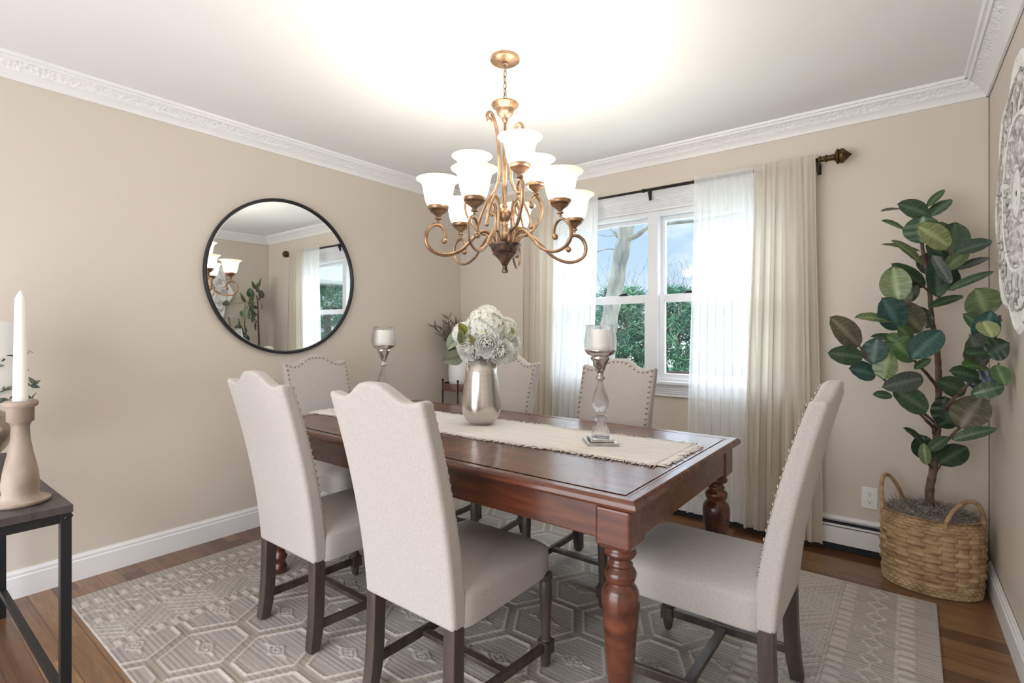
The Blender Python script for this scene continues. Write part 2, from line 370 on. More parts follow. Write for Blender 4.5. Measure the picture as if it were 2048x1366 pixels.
# baseboards
def baseboard(name, fn, L0, L1):
    prof = [(0,.125),(.006,.125),(.008,.118),(.013,.112),(.013,.104),(.010,.101),(.016,.094),(.016,0)]
    b = MB(); b.grid([[fn(s, d, z) for s in (L0, L1)] for d, z in prof]); return struct(b.build(name, M['white'], angle=30))
baseboard('baseboard_left', lambda s, d, z: (XL + d, s, z), YF, YD - .065)
baseboard('baseboard_right', lambda s, d, z: (XR(s) - d, s, z), YF, YD - .075)
# baseboard heater along the window wall
h = thing('baseboard_heater', (-1.5, YD - .03, 0), 'long white hydronic baseboard heater along the window wall', 'heater')
x0, x1 = XL + .02, .255
yb = YD - .001
b = MB()
b.box((x0, YD-.058, .045), (x1-.04, YD-.05, .135))                       # front cover
b.box((x0, YD-.012, .02), (x1-.04, yb, .185))                            # back plate
P = [[(x, y, z) for x in (x0, x1-.04)] for y, z in ((yb,.188),(YD-.020,.188),(YD-.036,.176),(YD-.036,.171),(YD-.020,.181),(yb,.181))]
b.grid(P); b.build('cover', M['heater'], h, angle=30)
b = MB(); b.box((x0, YD-.049, .012), (x1-.04, YD-.013, .155)); b.build('fins', M['black_gap'], h)
b = MB(); b.box((x0, YD-.056, .140), (x1-.04, YD-.04, .150)); b.build('damper', M['heater'], h, bevel=.001)
b = MB(); b.box((x1-.055, YD-.066, .015), (x1, yb, .192)); b.build('end_cap', M['heater'], h, bevel=.008)

# ---------------------------------------------------------------- window
win = MB()
yj = YD + .06
win.box((WX0-.001, YD-.002, WZ0), (WX0+.035, YD+.11, WZ1)); win.box((WX1-.035, YD-.002, WZ0), (WX1+.001, YD+.11, WZ1))
win.box((WX0, YD-.002, WZ1-.03), (WX1, YD+.11, WZ1)); win.box((WX0, YD-.002, WZ0-.002), (WX1, YD+.11, WZ0+.02))
cx = -1.402
win.box((cx-.035, YD-.006, WZ0), (cx+.035, YD+.11, WZ1))
window = struct(win.build('window_1', M['vinyl'], bevel=.003))
def sash(xa, xb, za, zb, y, wst, wr0, wr1):
    b = MB(); b.box((xa, y, za), (xa+wst, y+.03, zb)); b.box((xb-wst, y, za), (xb, y+.03, zb))
    b.box((xa+wst, y, za), (xb-wst, y+.03, za+wr0)); b.box((xa+wst, y, zb-wr1), (xb-wst, y+.03, zb))
    o = b.build('window_sash', M['vinyl'], window, bevel=.003)
    g = MB(); g.box((xa+wst-.002, y+.012, za+wr0-.002), (xb-wst+.002, y+.016, zb-wr1+.002)); g.build('pane', M['pane'], o)
    return o
for xa, xb in ((WX0+.035, cx-.033), (cx+.033, WX1-.035)):
    sash(xa, xb, 1.42, WZ1-.03, YD+.062, .028, .028, .028)
    lo = sash(xa, xb, WZ0+.018, 1.462, YD+.022, .04, .03, .055)
    xm = (xa+xb)/2
    for q in (-.1, .22):
        pass
    b = MB(); xk = xm + (.20 if xa < cx-.1 and xb < cx else -.20)
    b.box((xk-.035, YD+.024, 1.462), (xk+.035, YD+.05, 1.470)); b.tube([(xk-.02,YD+.035,1.474),(xk+.03,YD+.025,1.478)], .006)
    b.build('sash_lock', M['black_metal'], lo)
# fluted casing
def fluted(x0, x1, z0, z1, horiz=True, name='fluted_casing'):
    b = MB(); n = 5; prof = []
    w_ = (z1-z0) if horiz else (x1-x0)
    prof.append((0, 0)); prof.append((0, .018)); prof.append((.006, .018))
    for i in range(n):
        a = .008 + (w_-.016) * i / n; st = (w_-.016) / n
        prof += [(a+st*.12, .018), (a+st*.3, .011), (a+st*.7, .011), (a+st*.88, .018)]
    prof += [(w_, .018), (w_, 0)]
    P = []
    for d, y in prof:
        if horiz: P.append([(x0, YD-y, z0+d), (x1, YD-y, z0+d)])
        else: P.append([(x0+d, YD-y, z0), (x0+d, YD-y, z1)])
    b.grid(P); return b.build(name, M['vinyl'], window, angle=25)
cw = .09
fluted(WX0-cw, WX1+cw, 2.03, 2.115)
fluted(WX0-cw, WX1+cw, .775, .855)
fluted(WX0-cw, WX0, .86, 2.03, False); fluted(WX1, WX1+cw, .86, 2.03, False)
b = MB(); b.grid([[(WX0-cw-.01, YD-y, z), (WX1+cw+.01, YD-y, z)] for y, z in ((0,2.115),(.022,2.115),(.024,2.122),(.034,2.134),(.046,2.148),(.050,2.16),(.05,2.168),(0,2.168))])
b.build('header_cap', M['vinyl'], window, angle=30)
b = MB(); b.box((WX0-cw-.012, YD-.035, .853), (WX1+cw+.012, YD+.02, .874)); b.build('window_sill', M['vinyl'], window, bevel=.004)

# ---------------------------------------------------------------- curtain rod and curtains
RZ, RY = 2.158, YD - .088
rod = thing('curtain_rod', (-1.4, RY, RZ), 'dark bronze curtain rod with pointed finials above the window', 'curtain rod')
b = MB(); b.tube([(-2.45, RY, RZ), (-1.43, RY, RZ)], .0085, 12); b.tube([(-1.43, RY, RZ), (-.40, RY, RZ)], .0105, 12); b.lathe([(.0135,0),(.0135,.012)], (0,0,0), 12, Matrix.Translation((-1.44, RY, RZ)) @ Matrix.Rotation(R_(90),4,'Y')); b.build('pole', M['rod'], rod, smooth=True)
fin = [(.012,0),(.020,.004),(.020,.010),(.015,.014),(.015,.03),(.021,.034),(.021,.040),(.016,.044),(.017,.075),(.030,.082),(.042,.088),(.042,.094),(.034,.098),(.040,.102),(.040,.116),(.022,.134),(.010,.146),(.002,.156)]
for sx, xx in ((1, -.41), (-1, -2.44)):
    b = MB(); b.lathe(fin, (0,0,0), 4 if False else 12, Matrix.Translation((xx, RY, RZ)) @ Matrix.Rotation(R_(90*sx),4,'Y')); b.build('finial', M['finial'], rod, angle=40)
for xx in (-2.43, -1.40, -.415):
    b = MB(); b.bar((xx, RY+.012, RZ-.012), (xx, YD-.001, RZ-.012), .012, .012); b.box((xx-.009, YD-.006 if xx != -1.40 else YD-.056, RZ-.062), (xx+.009, YD-.0005 if xx != -1.40 else YD-.0505, RZ+.0)); b.bar((xx, RY+.01, RZ-.01), (xx, YD-.055, RZ-.06), .012, .008)
    b.build('bracket', M['rod'], rod)
def curtain(name, label, group, m, xt0, xt1, xb0, xb1, zb, folds, amp, seed, y0, over=.018):
    rnd = random.Random(seed); n = folds * 12 + 1
    ph = [rnd.uniform(-.9, .9) for _ in range(folds + 2)]; am = [rnd.uniform(.55, 1.15) for _ in range(folds + 2)]
    zs = [RZ + over + .006, RZ + over, RZ + .010, RZ - .012, RZ - .03] + list(np.linspace(RZ - .08, zb, 26))
    P = []
    for j, z in enumerate(zs):
        t = max(0, min(1, (RZ - z) / (RZ - zb))); row = []
        for i in range(n):
            s = i / (n - 1); k = s * folds; kk = int(min(folds - 1, k)); fr = k - kk
            aa = lerp(am[kk], am[kk+1], fr); pp = lerp(ph[kk], ph[kk+1], fr) * 1.0
            A = amp * (.42 + .58 * sm(0, .35, t)) * aa
            x = lerp(lerp(xt0, xt1, s), lerp(xb0, xb1, s), sm(0, 1, t)) + .25 * A * math.sin(4 * math.pi * k + pp)
            fold = math.sin(2 * math.pi * k + pp + .5 * math.sin(2.2 * t + kk))
            fine = .28 * math.sin(2 * math.pi * k * 2.7 + pp * 3) * (1 - .8 * sm(0, .25, t))
            # gathered around the rod: both sides pass in front of it
            y = y0 - A * (fold + fine) * (1 if j > 3 else .35)
            zz = z + (.004 * math.sin(2*math.pi*k*3+pp) if j < 2 else 0) + (.006 * math.sin(2*math.pi*k+pp) if j == len(zs)-1 else 0)
            row.append((x, y, zz))
        P.append(row)
    # second (back) layer of the rod pocket
    b = MB(); b.grid(P)
    o = b.build(name, m, None, smooth=True, org=((xb0+xb1)/2, y0, zb))
    tag(o, label, 'curtain', group)
    return o
yf = RY - .022
curtain('sheer_curtain', 'white sheer curtain panel at the right half of the window', 'sheer curtains', M['sheer'], -1.085, -.74, -1.13, -.70, .06, 8, .026, 5, yf)
curtain('sheer_curtain', 'white sheer curtain panel at the left half of the window', 'sheer curtains', M['sheer'], -2.14, -1.765, -2.20, -1.83, .06, 8, .026, 8, yf)
curtain('tan_drape', 'tan linen curtain panel at the right end of the rod near the ficus', 'tan curtains', M['tanc'], -.735, -.42, -.79, -.385, .045, 6, .036, 12, yf - .004)
curtain('tan_drape', 'tan linen curtain panel at the left end of the rod near the corner', 'tan curtains', M['tanc'], -2.42, -2.14, -2.43, -2.17, .045, 5, .034, 21, yf - .004)

# ---------------------------------------------------------------- round mirror
mr_ = thing('round_mirror', (XL, 1.737, 1.561), 'large round wall mirror with thin black frame on the left wall', 'mirror')
rr = .497
MX = Matrix.Translation((XL, 1.737, 1.561)) @ Matrix.Rotation(R_(90), 4, 'Y')
b = MB(); b.lathe([(rr-.012,.004),(rr,.004),(rr,.030),(rr-.003,.033),(rr-.013,.033),(rr-.015,.030),(rr-.015,.016)], n=96, M=MX, caps=False); b.build('frame', M['black_metal'], mr_, angle=40)
b = MB(); b.lathe([(rr-.014,.010),(rr-.014,.0165),(rr-.02,.018)], n=96, M=MX); b.build('mirror_glass', M['mirror'], mr_)

# ---------------------------------------------------------------- carved wall medallion
wy, wz, wr = 2.45, 1.68, .47
mt = thing('wall_medallion', (XR(wy)-.01, wy, wz), 'large whitewashed carved medallion wall panel on the right wall', 'wall decor')
M['medal'] = mat('distressed_white', (.75,.74,.72), .7, bump=(60,.25,.002)); 
t = M['medal'].node_tree; bb = t.nodes['Principled BSDF']; c = N(t,'ShaderNodeTexCoord'); n_ = N(t,'ShaderNodeTexNoise'); n_.inputs['Scale'].default_value=60; n_.inputs['Detail'].default_value=7
t.links.new(c.outputs['Object'], n_.inputs['Vector']); r = ramp(t, [(.30,(.34,.30,.27)),(.37,(.78,.77,.76)),(.6,(.86,.86,.86))]); t.links.new(n_.outputs[0], r.inputs[0]); t.links.new(r.outputs[0], bb.inputs['Base Color'])
M['medal_dark'] = mat('dark_carved_line', (.4,.37,.35), .8, noise=(40,(.26,.23,.21),(.74,.72,.70)))
def rim(a): return wr * (.93 + .07 * abs(math.cos(4 * a)) + .03 * math.cos(8 * a))
def mpt(a, r, d): y = wy + r * math.cos(a); return (XR(y) - .004 - d, y, wz + r * math.sin(a))
b = MB(); na = 96
rows = []
for fr, d in ((1.0, 0), (1.0, .018), (.965, .026), (.93, .020), (.60, .022), (.57, .030), (.53, .022), (.30, .024), (.02, .026)):
    rows.append([mpt(2*math.pi*i/na, rim(2*math.pi*i/na) * (fr if fr > .7 else fr) if fr > .7 else wr*fr, d) for i in range(na + 1)])
b.grid(rows); b.build('panel', M['medal'], mt, angle=40)
def orn(m, ang, r0, pts, wdt):
    m.tube([mpt(ang + q[1] / max(.1, r0 + q[0]), r0 + q[0], .026) for q in pts], wdt, 5)
ln = MB(); fl = MB()
for k in range(16):
    a = 2*math.pi*k/16
    sp = [(.035*math.cos(q)*(1-q/9), .05*math.sin(q)*(1-q/9)) for q in np.linspace(0, 6.2, 14)]
    orn(ln, a, .345, sp, .0045)
    orn(ln, a, .27, [(0,-.02),(.05,0),(.10,.02)], .004)
for k in range(8):
    a = 2*math.pi*k/8 + .2
    for q in range(3):
        aa = a + (q-1)*.25; orn(fl, aa, .10, [(0,0),(.05,.012),(.09,0)], [.003,.011,.002])
        orn(fl, aa, .19, [(0,0),(.03,-.01),(.055,0)], [.003,.009,.002])
    orn(fl, a, .36, [(-.02,0),(.02,0),(.05,0)], [.003,.01,.002])
for r0 in (.085, .255, .40): ln.tube([mpt(q, r0, .024) for q in np.linspace(0, 2*math.pi, 80)], .0035, 5)
ln.add(fl.v, fl.f); ln.build('scroll_carving', M['medal_dark'], mt, smooth=True)

# ---------------------------------------------------------------- electrical outlet
ox, oz = -.181, .309
ol = thing('electrical_outlet', (ox, YD, oz), 'white duplex electrical outlet on the window wall left of the basket', 'outlet')
b = MB(); b.box((ox-.036, YD-.006, oz-.058), (ox+.036, YD, oz+.058)); b.build('cover_plate', M['outlet'], ol, bevel=.003)
for dz in (.021, -.021):
    b = MB(); b.lathe([(.0165,-.0095),(.0165,-.004),(.0165,-.002)], n=20, M=Matrix.Translation((ox, YD, oz+dz)) @ Matrix.Rotation(R_(-90),4,'X') @ Matrix.Scale(1,4), caps=True)
    rc = b.build('receptacle', M['outlet'], ol, smooth=False)
    b = MB()
    for dx, hh in ((-.006,.008),(.006,.0065)): b.box((ox+dx-.0011, YD-.0103, oz+dz+.001), (ox+dx+.0011, YD-.0094, oz+dz+.001+hh))
    b.box((ox-.002, YD-.0103, oz+dz-.009), (ox+.002, YD-.0094, oz+dz-.0045)); b.build('slots', M['black_gap'], rc)
b = MB(); b.sphere((ox, YD-.006, oz), .003, 8, 4); b.build('screw', M['outlet'], ol)

# ---------------------------------------------------------------- rug
def make_rug():
    X0, X1, Y0, Y1 = -2.972, .085, .598, 2.937
    st = .0055; nx = int((X1-X0)/st); ny = int((Y1-Y0)/st)
    xs = np.linspace(X0, X1, nx); ys = np.linspace(Y0, Y1, ny); X, Y = np.meshgrid(xs, ys)
    H = np.zeros_like(X); K = np.zeros_like(X)           # K: 0 ground, 1 cord/tuft, 2 ladder (darker jute weave)
    e = np.minimum(X - X0, X1 - X)                        # distance from short ends
    def cord(d, w=.006): return np.clip(1 - (d / w) ** 2, 0, 1)
    tw = .75 + .25 * np.sin((X + Y) * 2 * np.pi / .014) * np.sin((X - Y) * 2 * np.pi / .03)
    # centre field: elongated hexagons with ladder borders
    px, py, a, bb = .455, .3155, .067, .1605
    cx0, cy0 = -2.115, .828
    best = np.full_like(X, 9.)
    dists = []
    for ox, oy in ((0, 0), (px/2, py/2)):
        ux = (X - cx0 - ox + px/2) % px - px/2; uy = (Y - cy0 - oy + py/2) % py - py/2
        # hexagon inner distance: flat top at |uy| = py/2, slanted sides through (a,py/2) and (bb,0)
        nl = math.hypot(py/2, bb - a); nxn, nyn = (py/2)/nl, (bb-a)/nl
        d1 = py/2 - np.abs(uy); d2 = (bb - np.abs(ux)) * nxn - np.abs(uy) * nyn
        dists.append((np.minimum(d1, d2), ux, uy))
    D0 = np.maximum(dists[0][0], dists[1][0])
    field = e > .60
    cordv = np.maximum(cord(np.abs(D0 - .022), .006), 0)
    H = np.where(field, np.maximum(H, cordv * .0045 * tw), H); K = np.where(field & (cordv > .2), 1, K)
    lad = field & (D0 < .017); K = np.where(lad, 2, K); H = np.where(lad, -.001 + .0012*np.sin(Y*2*np.pi/.012), H)
    for dd, ux, uy in dists:
        m = field & (dd > .02)
        q = np.abs(ux) / 1.0 + np.abs(uy) / .55
        for r0 in (.050, .022):
            c_ = cord(np.abs(q - r0), .0075) * m * (np.hypot(ux, uy) < .09)
            H = np.maximum(H, c_ * .004 * tw); K = np.where(c_ > .3, 1, K)
        c_ = cord(np.abs(uy), .005) * m * (np.abs(ux) < .075) * (np.abs(ux) > .045)
        H = np.maximum(H, c_ * .004 * tw); K = np.where(c_ > .3, 1, K)
    # end bands
    def tufts(e0, e1, per=.048):
        nonlocal H, K
        mm = (e > e0) & (e < e1); s_ = (Y % per) / per; on = s_ < .62
        bumpv = np.sin(np.clip((e - e0) / (e1 - e0), 0, 1) * np.pi) ** .4 * np.sin(np.clip(s_ / .62, 0, 1) * np.pi) ** .4
        H = np.where(mm & on, .0045 * bumpv * (.8 + .2*np.sin(Y*2*np.pi/.008)), H); K = np.where(mm & on, 3, K)
        c_ = cord(np.abs(e - e1 - .006), .005) * ((Y % .012) < .009); H = np.maximum(H, c_*.003); K = np.where(c_ > .3, 1, K)
    tufts(.075, .125); tufts(.285, .335); tufts(.535, .585)
    zz = np.abs(((Y / .115) % 1) - .5) * 2                # wandering diamond cords
    for sgn in (1, -1):
        c_ = cord(np.abs((e - .205) - sgn * .035 * (zz * 1.5 - .5).clip(0)), .0055) * ((e > .14) & (e < .275))
        H = np.maximum(H, c_ * .0042 * tw); K = np.where(c_ > .3, 1, K)
    zg = np.abs(((Y / .34) % 1) - .5) * 2 * .17           # zigzag herringbone
    mm = (e > .35) & (e < .525)
    hb = np.sin((e * 1.0 - zg) * 2*np.pi/.019); H = np.where(mm, np.clip(hb, 0, 1) * .0045 * tw, H); K = np.where(mm & (hb > 0), 1, K)
    # weave
    rng = np.random.default_rng(3)
    wv = np.sin(X*2*np.pi/.0165) * .00035 + np.sin(Y*2*np.pi/.0165) * .00035
    H = H + np.where(K == 0, wv, 0) + rng.normal(0, .0002, H.shape)
    edge = np.minimum(np.minimum(X-X0, X1-X), np.minimum(Y-Y0, Y1-Y)); H = np.where(edge < .008, .001, H)
    Z = .008 + H*1.7
    # body
    vs = np.stack([X.ravel(), Y.ravel(), Z.ravel()], 1); idx = np.arange(nx*ny).reshape(ny, nx)
    fa = np.stack([idx[:-1,:-1].ravel(), idx[:-1,1:].ravel(), idx[1:,1:].ravel(), idx[1:,:-1].ravel()], 1)
    ring = np.concatenate([idx[0,:], idx[1:,-1], idx[-1,-2::-1], idx[-2:0:-1,0]]); nr = len(ring)
    low = vs[ring].copy(); low[:,2] = .0005; off = len(vs); vs = np.concatenate([vs, low])
    a_ = ring; b_ = np.roll(ring, -1); la = off + np.arange(nr); lb = np.roll(la, -1)
    side = np.stack([b_, a_, la, lb], 1); fa = np.concatenate([fa, side])
    me = bpy.data.meshes.new('area_rug'); me.vertices.add(len(vs)); me.vertices.foreach_set('co', (vs - np.array([-1.44, 1.77, 0])).astype(np.float32).ravel())
    me.loops.add(fa.size); me.loops.foreach_set('vertex_index', fa.ravel().astype(np.int32)); me.polygons.add(len(fa)); me.polygons.foreach_set('loop_start', (np.arange(len(fa))*4).astype(np.int32))
    me.update(calc_edges=True)
    cols = np.zeros((len(vs), 4), np.float32); cols[:,3] = 1
    g0 = np.array([.42,.38,.345]); g1 = np.array([.53,.49,.45]); g2 = np.array([.37,.325,.275])
    kk = np.concatenate([K.ravel(), np.full(nr, 1)])
    cols[:,:3] = np.where((kk == 1)[:,None], g1, np.where((kk == 3)[:,None], (g0+g1)/2, np.where((kk == 2)[:,None], g2, g0)))
    ribs = .72 + .28 * (np.sin(vs[:,1]*2*np.pi/.019) > -.45); cols[:,:3] *= np.where((kk == 0) | (kk == 2), ribs, 1)[:,None]
    at_ = me.color_attributes.new('tint', 'FLOAT_COLOR', 'POINT'); at_.data.foreach_set('color', cols.ravel())
    m = tintmat('wool_jute_rug', .95, bump=(260,.5,.002)); me.materials.append(m); me.shade_smooth()
    o = bpy.data.objects.new('area_rug', me); COL.objects.link(o); o.location = (-1.44, 1.77, 0)
    return tag(o, 'cream woven area rug with raised hexagon trellis under the dining table', 'rug')
make_rug()

# ---------------------------------------------------------------- dining table
TZ = .764; tx0, tx1, ty0, ty1 = -2.56, -.562, 1.24, 2.272
RUGZ = .0150
tb = thing('dining_table', ((tx0+tx1)/2, (ty0+ty1)/2, RUGZ), 'long reddish brown wooden dining table with turned legs on the rug', 'table')
b = MB()
prof = [(.052,0),(.0545,-.0018),(.050,-.0022),(.044,-.0022),(.042,-.0005),(.030,.0015),(.012,.0015),(.004,-.004),(0,-.012),(0,-.02),(.010,-.026),(.012,-.030),(.03,-.033),(.06,-.034)]
rows = []
for d, dz in prof: rows.append([(tx0+d,ty0+d,TZ+dz),(tx1-d,ty0+d,TZ+dz),(tx1-d,ty1-d,TZ+dz),(tx0+d,ty1-d,TZ+dz),(tx0+d,ty0+d,TZ+dz)])
b.grid(rows); b.f.append((0,1,2,3)); 
b.build('tabletop', M['table'], tb, angle=30)
# leaf seams
b = MB()
for xs_ in (-1.79, -1.33): b.box((xs_-.0008, ty0+.055, TZ-.0002), (xs_+.0008, ty1-.055, TZ+.0003))
b.build('leaf_seam', M['darkwood'], tb)
lx = (tx0+.077, tx1-.077); ly = (ty0+.072, ty1-.075)
for (a, c, nm) in (((lx[0], ty0+.032), (lx[1], ty0+.054), 0), ((lx[0], ty1-.054), (lx[1], ty1-.032), 0), ((tx0+.030, ly[0]), (tx0+.052, ly[1]), 1), ((tx1-.052, ly[0]), (tx1-.030, ly[1]), 1)):
    b = MB(); b.box((a[0], a[1], .636), (c[0], c[1], TZ-.032)); b.build('apron', M['table'], tb, bevel=.004)
legprof = [(.030,0),(.036,.008),(.037,.028),(.028,.045),(.026,.055),(.036,.072),(.037,.082),(.026,.096),(.0255,.12),(.030,.19),(.036,.26),(.043,.342),(.051,.425),(.0535,.466),(.051,.487),(.046,.499),(.036,.511),(.034,.513),(.040,.521),(.044,.532),(.0445,.541),(.040,.550),(.030,.556),(.030,.560),(.035,.565),(.030,.572),(.026,.579),(.028,.586),(.040,.589),(.0445,.597),(.042,.606),(.036,.612),(.036,.616)]
for x in lx:
    for y in ly:
        b = MB(); b.lathe([(r, z + RUGZ*(1-z/.6)) for r, z in legprof], (x, y, 0), 32); lg = b.build('leg', M['table'], tb, smooth=True)
        b = MB(); s_ = .052; vs = []
        for zz_, k in ((.612,.80),(.630,1),(TZ-.034,1)):
            vs += [(x-s_*k,y-s_*k,zz_),(x+s_*k,y-s_*k,zz_),(x+s_*k,y+s_*k,zz_),(x-s_*k,y+s_*k,zz_)]
        b.add(vs, [(3,2,1,0),(8,9,10,11)] + [(j*4+i, j*4+(i+1)%4, j*4+4+(i+1)%4, j*4+4+i) for j in (0,1) for i in range(4)])
        b.build('leg_block', M['table'], lg, bevel=.008, segs=3, org=tb.location).location = (0,0,0)

# table runner
def make_runner():
    th = .042; L0, L1 = -2.575, -.665
    yc = lambda x: 1.782 + th * (x + 1.6); hw = .187
    rnd = random.Random(4); b = MB(); nx, ny = 120, 14; P = []; Q = []
    for j in range(ny + 1):
        row = []
        for i in range(nx + 1):
            x = lerp(L0, L1, i/nx); q = j/ny*2-1
            wig = .006*math.sin(x*9 + 2*q) + .003*math.sin(x*23)
            row.append((x, yc(x) + q*hw + wig, TZ + .0042 + .0012*math.sin(x*31+q*3) + .0008*math.sin(q*40)))
        P.append(row)
    b.grid(P)
    o = b.build('table_runner', M['runner'], None, smooth=True, solid=.0028, org=(-1.6, 1.78, TZ+.003))
    fr = MB()
    def strand(p, d):
        a = Vector(p); pts = [a]
        for k in range(3):
            a = a + Vector((d[0]+rnd.uniform(-.5,.5), d[1]+rnd.uniform(-.5,.5), rnd.uniform(-.25,.25)))*.0085; a.z = max(a.z, TZ+.002); pts.append(a)
        fr.tube(pts, [.0021,.0021,.0018,.0009], 4)
    for i in range(0, 520):
        x = lerp(L0, L1, i/519); wob = lambda q: .006*math.sin(x*9+2*q)+.003*math.sin(x*23)
        strand((x, yc(x)-hw+wob(-1), TZ+.004), (0,-1)); strand((x, yc(x)+hw+wob(1), TZ+.004), (0,1))
    for i in range(120):
        y = lerp(-hw, hw, i/119)
        strand((L1, yc(L1)+y, TZ+.004), (1.3,0)); strand((L0, yc(L0)+y, TZ+.004), (-1.3,0))
    fr.build('fringe', M['runner'], o, org=o.location).location = (0,0,0)
    tag(o, 'ivory woven table runner with frayed edges along the dining table', 'table runner')
make_runner()

# ---------------------------------------------------------------- dining chairs
def make_chair():
    root = thing('dining_chair', (0,0,0), 'x', 'chair', 'upholstered dining chairs', world=False)
    # seat cushion
    b = MB(); nx, ny = 15, 15; top = []; 
    def ctr(i, j, dz):
        u = -1 + 2*i/nx; v = j/ny
        e = max(abs(u), 0); ey = v
        hx = lerp(.212, .213, v)
        y = lerp(-.20, .268, v)
        x = u * hx
        return x, y, u, v
    prof = [(.98,0,.322),(1.0,0,.328),(1.0,0,.36),(1.008,0,.395),(1.0,0,.418),(.975,0,.433)]
    # rounded-rectangle rings then crowned top
    def ring(sc, z, n=64):
        out = []; hx, y0_, y1_, r = .214*sc, -.205, .268 - .213*(1-sc), .035
        cy = (y0_+y1_)/2; hy = (y1_-y0_)/2
        for k in range(n):
            a = 2*math.pi*k/n; ca, sa = math.cos(a), math.sin(a); p = 13.0
            q = (abs(ca)**p + abs(sa)**p) ** (-1/p)
            out.append((hx*ca*q, cy + hy*sa*q, z))
        return out
    rings = [ring(.97,.320), ring(.99,.321), ring(1.0,.328), ring(1.003,.365), ring(1.0,.404), ring(.992,.414), ring(.965,.422), ring(.88,.434), ring(.7,.448), ring(.4,.458), ring(.1,.460)]
    for r_ in rings: r_.append(r_[0])
    b.grid(rings); n0 = len(b.v); b.f.append(tuple(range(0, 64))[::-1]); b.f.append(tuple(10*65+i for i in range(64)))
    b.build('seat', M['fabric'], root, angle=60)
    # backrest
    def yrear(z):
        t = (z-.30)/.72; return -.232 - .015*t - .125 * max(0, t) ** 1.7
    def thick(z): t = max(0, min(1, (z-.30)/.72)); return lerp(.064, .048, t)
    def ztop(x):
        a = abs(x)/.215; return .995 + .050*(1 - sm(.12, .68, a)) + .012*sm(.72, 1.0, a)
    nx, nz = 28, 26; Fr, Bk = [], []
    for j in range(nz+1):
        fr_, bk_ = [], []
        for i in range(nx+1):
            u = -1+2*i/nx; t = j/nz
            hw = lerp(.205, .215, t); x = u*hw; z = lerp(.324, ztop(x), t)
            puff = .012*(1-u**4)*(1-abs(2*t-1)**4)
            fr_.append((x, yrear(z)+thick(z)+puff, z)); bk_.append((x, yrear(z)-puff*.35, z))
        Fr.append(fr_); Bk.append(bk_)
    b = MB(); n = nx+1
    vs = [p for r_ in Fr for p in r_] + [p for r_ in Bk for p in r_]; o_ = (nz+1)*n; fs = []
    for j in range(nz):
        for i in range(nx):
            fs.append((j*n+i+1, j*n+i, (j+1)*n+i, (j+1)*n+i+1)); fs.append((o_+j*n+i, o_+j*n+i+1, o_+(j+1)*n+i+1, o_+(j+1)*n+i))
        fs.append((j*n, o_+j*n, o_+(j+1)*n, (j+1)*n)); fs.append((o_+j*n+nx, j*n+nx, (j+1)*n+nx, o_+(j+1)*n+nx))
    for i in range(nx):
        fs.append((i, i+1, o_+i+1, o_+i)); k = nz*n; fs.append((k+i+1, k+i, o_+k+i, o_+k+i+1))
    b.add(vs, fs); back = b.build('backrest', M['fabric'], root, bevel=.013, segs=4, angle=50)
    # nailheads along both sides and the top of the front face
    b = MB()
    def head(x, z, dirn=None):
        t = (z-.324)/(ztop(x)-.324); u = x/lerp(.205,.215,t); y = yrear(z)+thick(z)+.012*(1-u**4)*(1-abs(2*t-1)**4)+.0015
        b.sphere((x, y, z), .0068, 8, 5, (1,.6,1))
    z = .485
    while z < .978:
        hw = lerp(.205,.215,(z-.324)/.68) - .0165; head(hw, z); head(-hw, z); z += .0265
    xs_ = np.linspace(-.203, .203, 17)
    for x in xs_: head(x*.985, ztop(x)-.0165)
    b.build('nailhead_trim', M['nail'], back, smooth=True)
    # legs
    for sx in (-1, 1):
        b = MB(); P = []
        pts = [(.350,-.206,.181),(.25,-.208,.181),(.15,-.211,.182),(.07,-.217,.184),(0,-.228,.186)]
        for z, y, x in pts[::-1]:
            s_ = .0225 if z > .02 else .020
            P += [(sx*x-s_, y-s_, z),(sx*x+s_, y-s_, z),(sx*x+s_, y+s_, z),(sx*x-s_, y+s_, z)]
        fs = [(3,2,1,0),(16,17,18,19)] + [(j*4+i, j*4+(i+1)%4, j*4+4+(i+1)%4, j*4+4+i) for j in range(4) for i in range(4)]
        b.add(P, fs); b.build('leg', M['darkwood'], root, bevel=.003)
        b = MB(); b.lathe([(.012,0),(.016,.012),(.0215,.043),(.0225,.046)], (sx*.205,.235,0), 16)
        b.box((sx*.205-.0225,.235-.0225,.046), (sx*.205+.0225,.235+.0225,.092))
        b.lathe([(.0205,.092),(.0235,.096),(.0205,.101),(.0165,.103),(.0172,.13),(.020,.20),(.0225,.255),(.0225,.29),(.019,.305),(.024,.312),(.024,.33)], (sx*.205,.235,0), 18)
        b.build('leg', M['darkwood'], root, angle=40)
        b = MB(); b.bar((sx*.190,-.205,.088),(sx*.205,.225,.070), .017, .030); b.build('side_stretcher', M['darkwood'], root, bevel=.002)
    b = MB(); b.bar((-.19,.02,.078),(.19,.02,.078), .030, .018); b.build('cross_stretcher', M['darkwood'], root, bevel=.002)
    return root
ch = make_chair()
chairs = [
    (-1.240, 1.293, 0, 'cream upholstered chair with its back to the viewer, nearest one at the table side'),
    (-1.955, 1.290, 0, 'cream upholstered chair with its back to the viewer, further left beside the wall end'),
    (-2.006, 2.235, math.pi, 'cream nailhead chair on the window side partly hidden behind the steel flower vase'),
    (-1.262, 2.235, math.pi, 'cream nailhead chair on the window side behind the right glass hurricane'),
    (-.540, 1.815, math.pi/2, 'cream nailhead chair seen from its side at the right end of the table'),
    (-2.635, 1.800, -math.pi/2, 'cream nailhead chair at the left end of the table below the round mirror')]
for i, (x, y, a, lab) in enumerate(chairs):
    c = ch if i == 0 else copy_tree(ch)
    c.location = (x, y, RUGZ); c.rotation_euler = (0,0,a); c['label'] = lab
    c['_w'] = 0

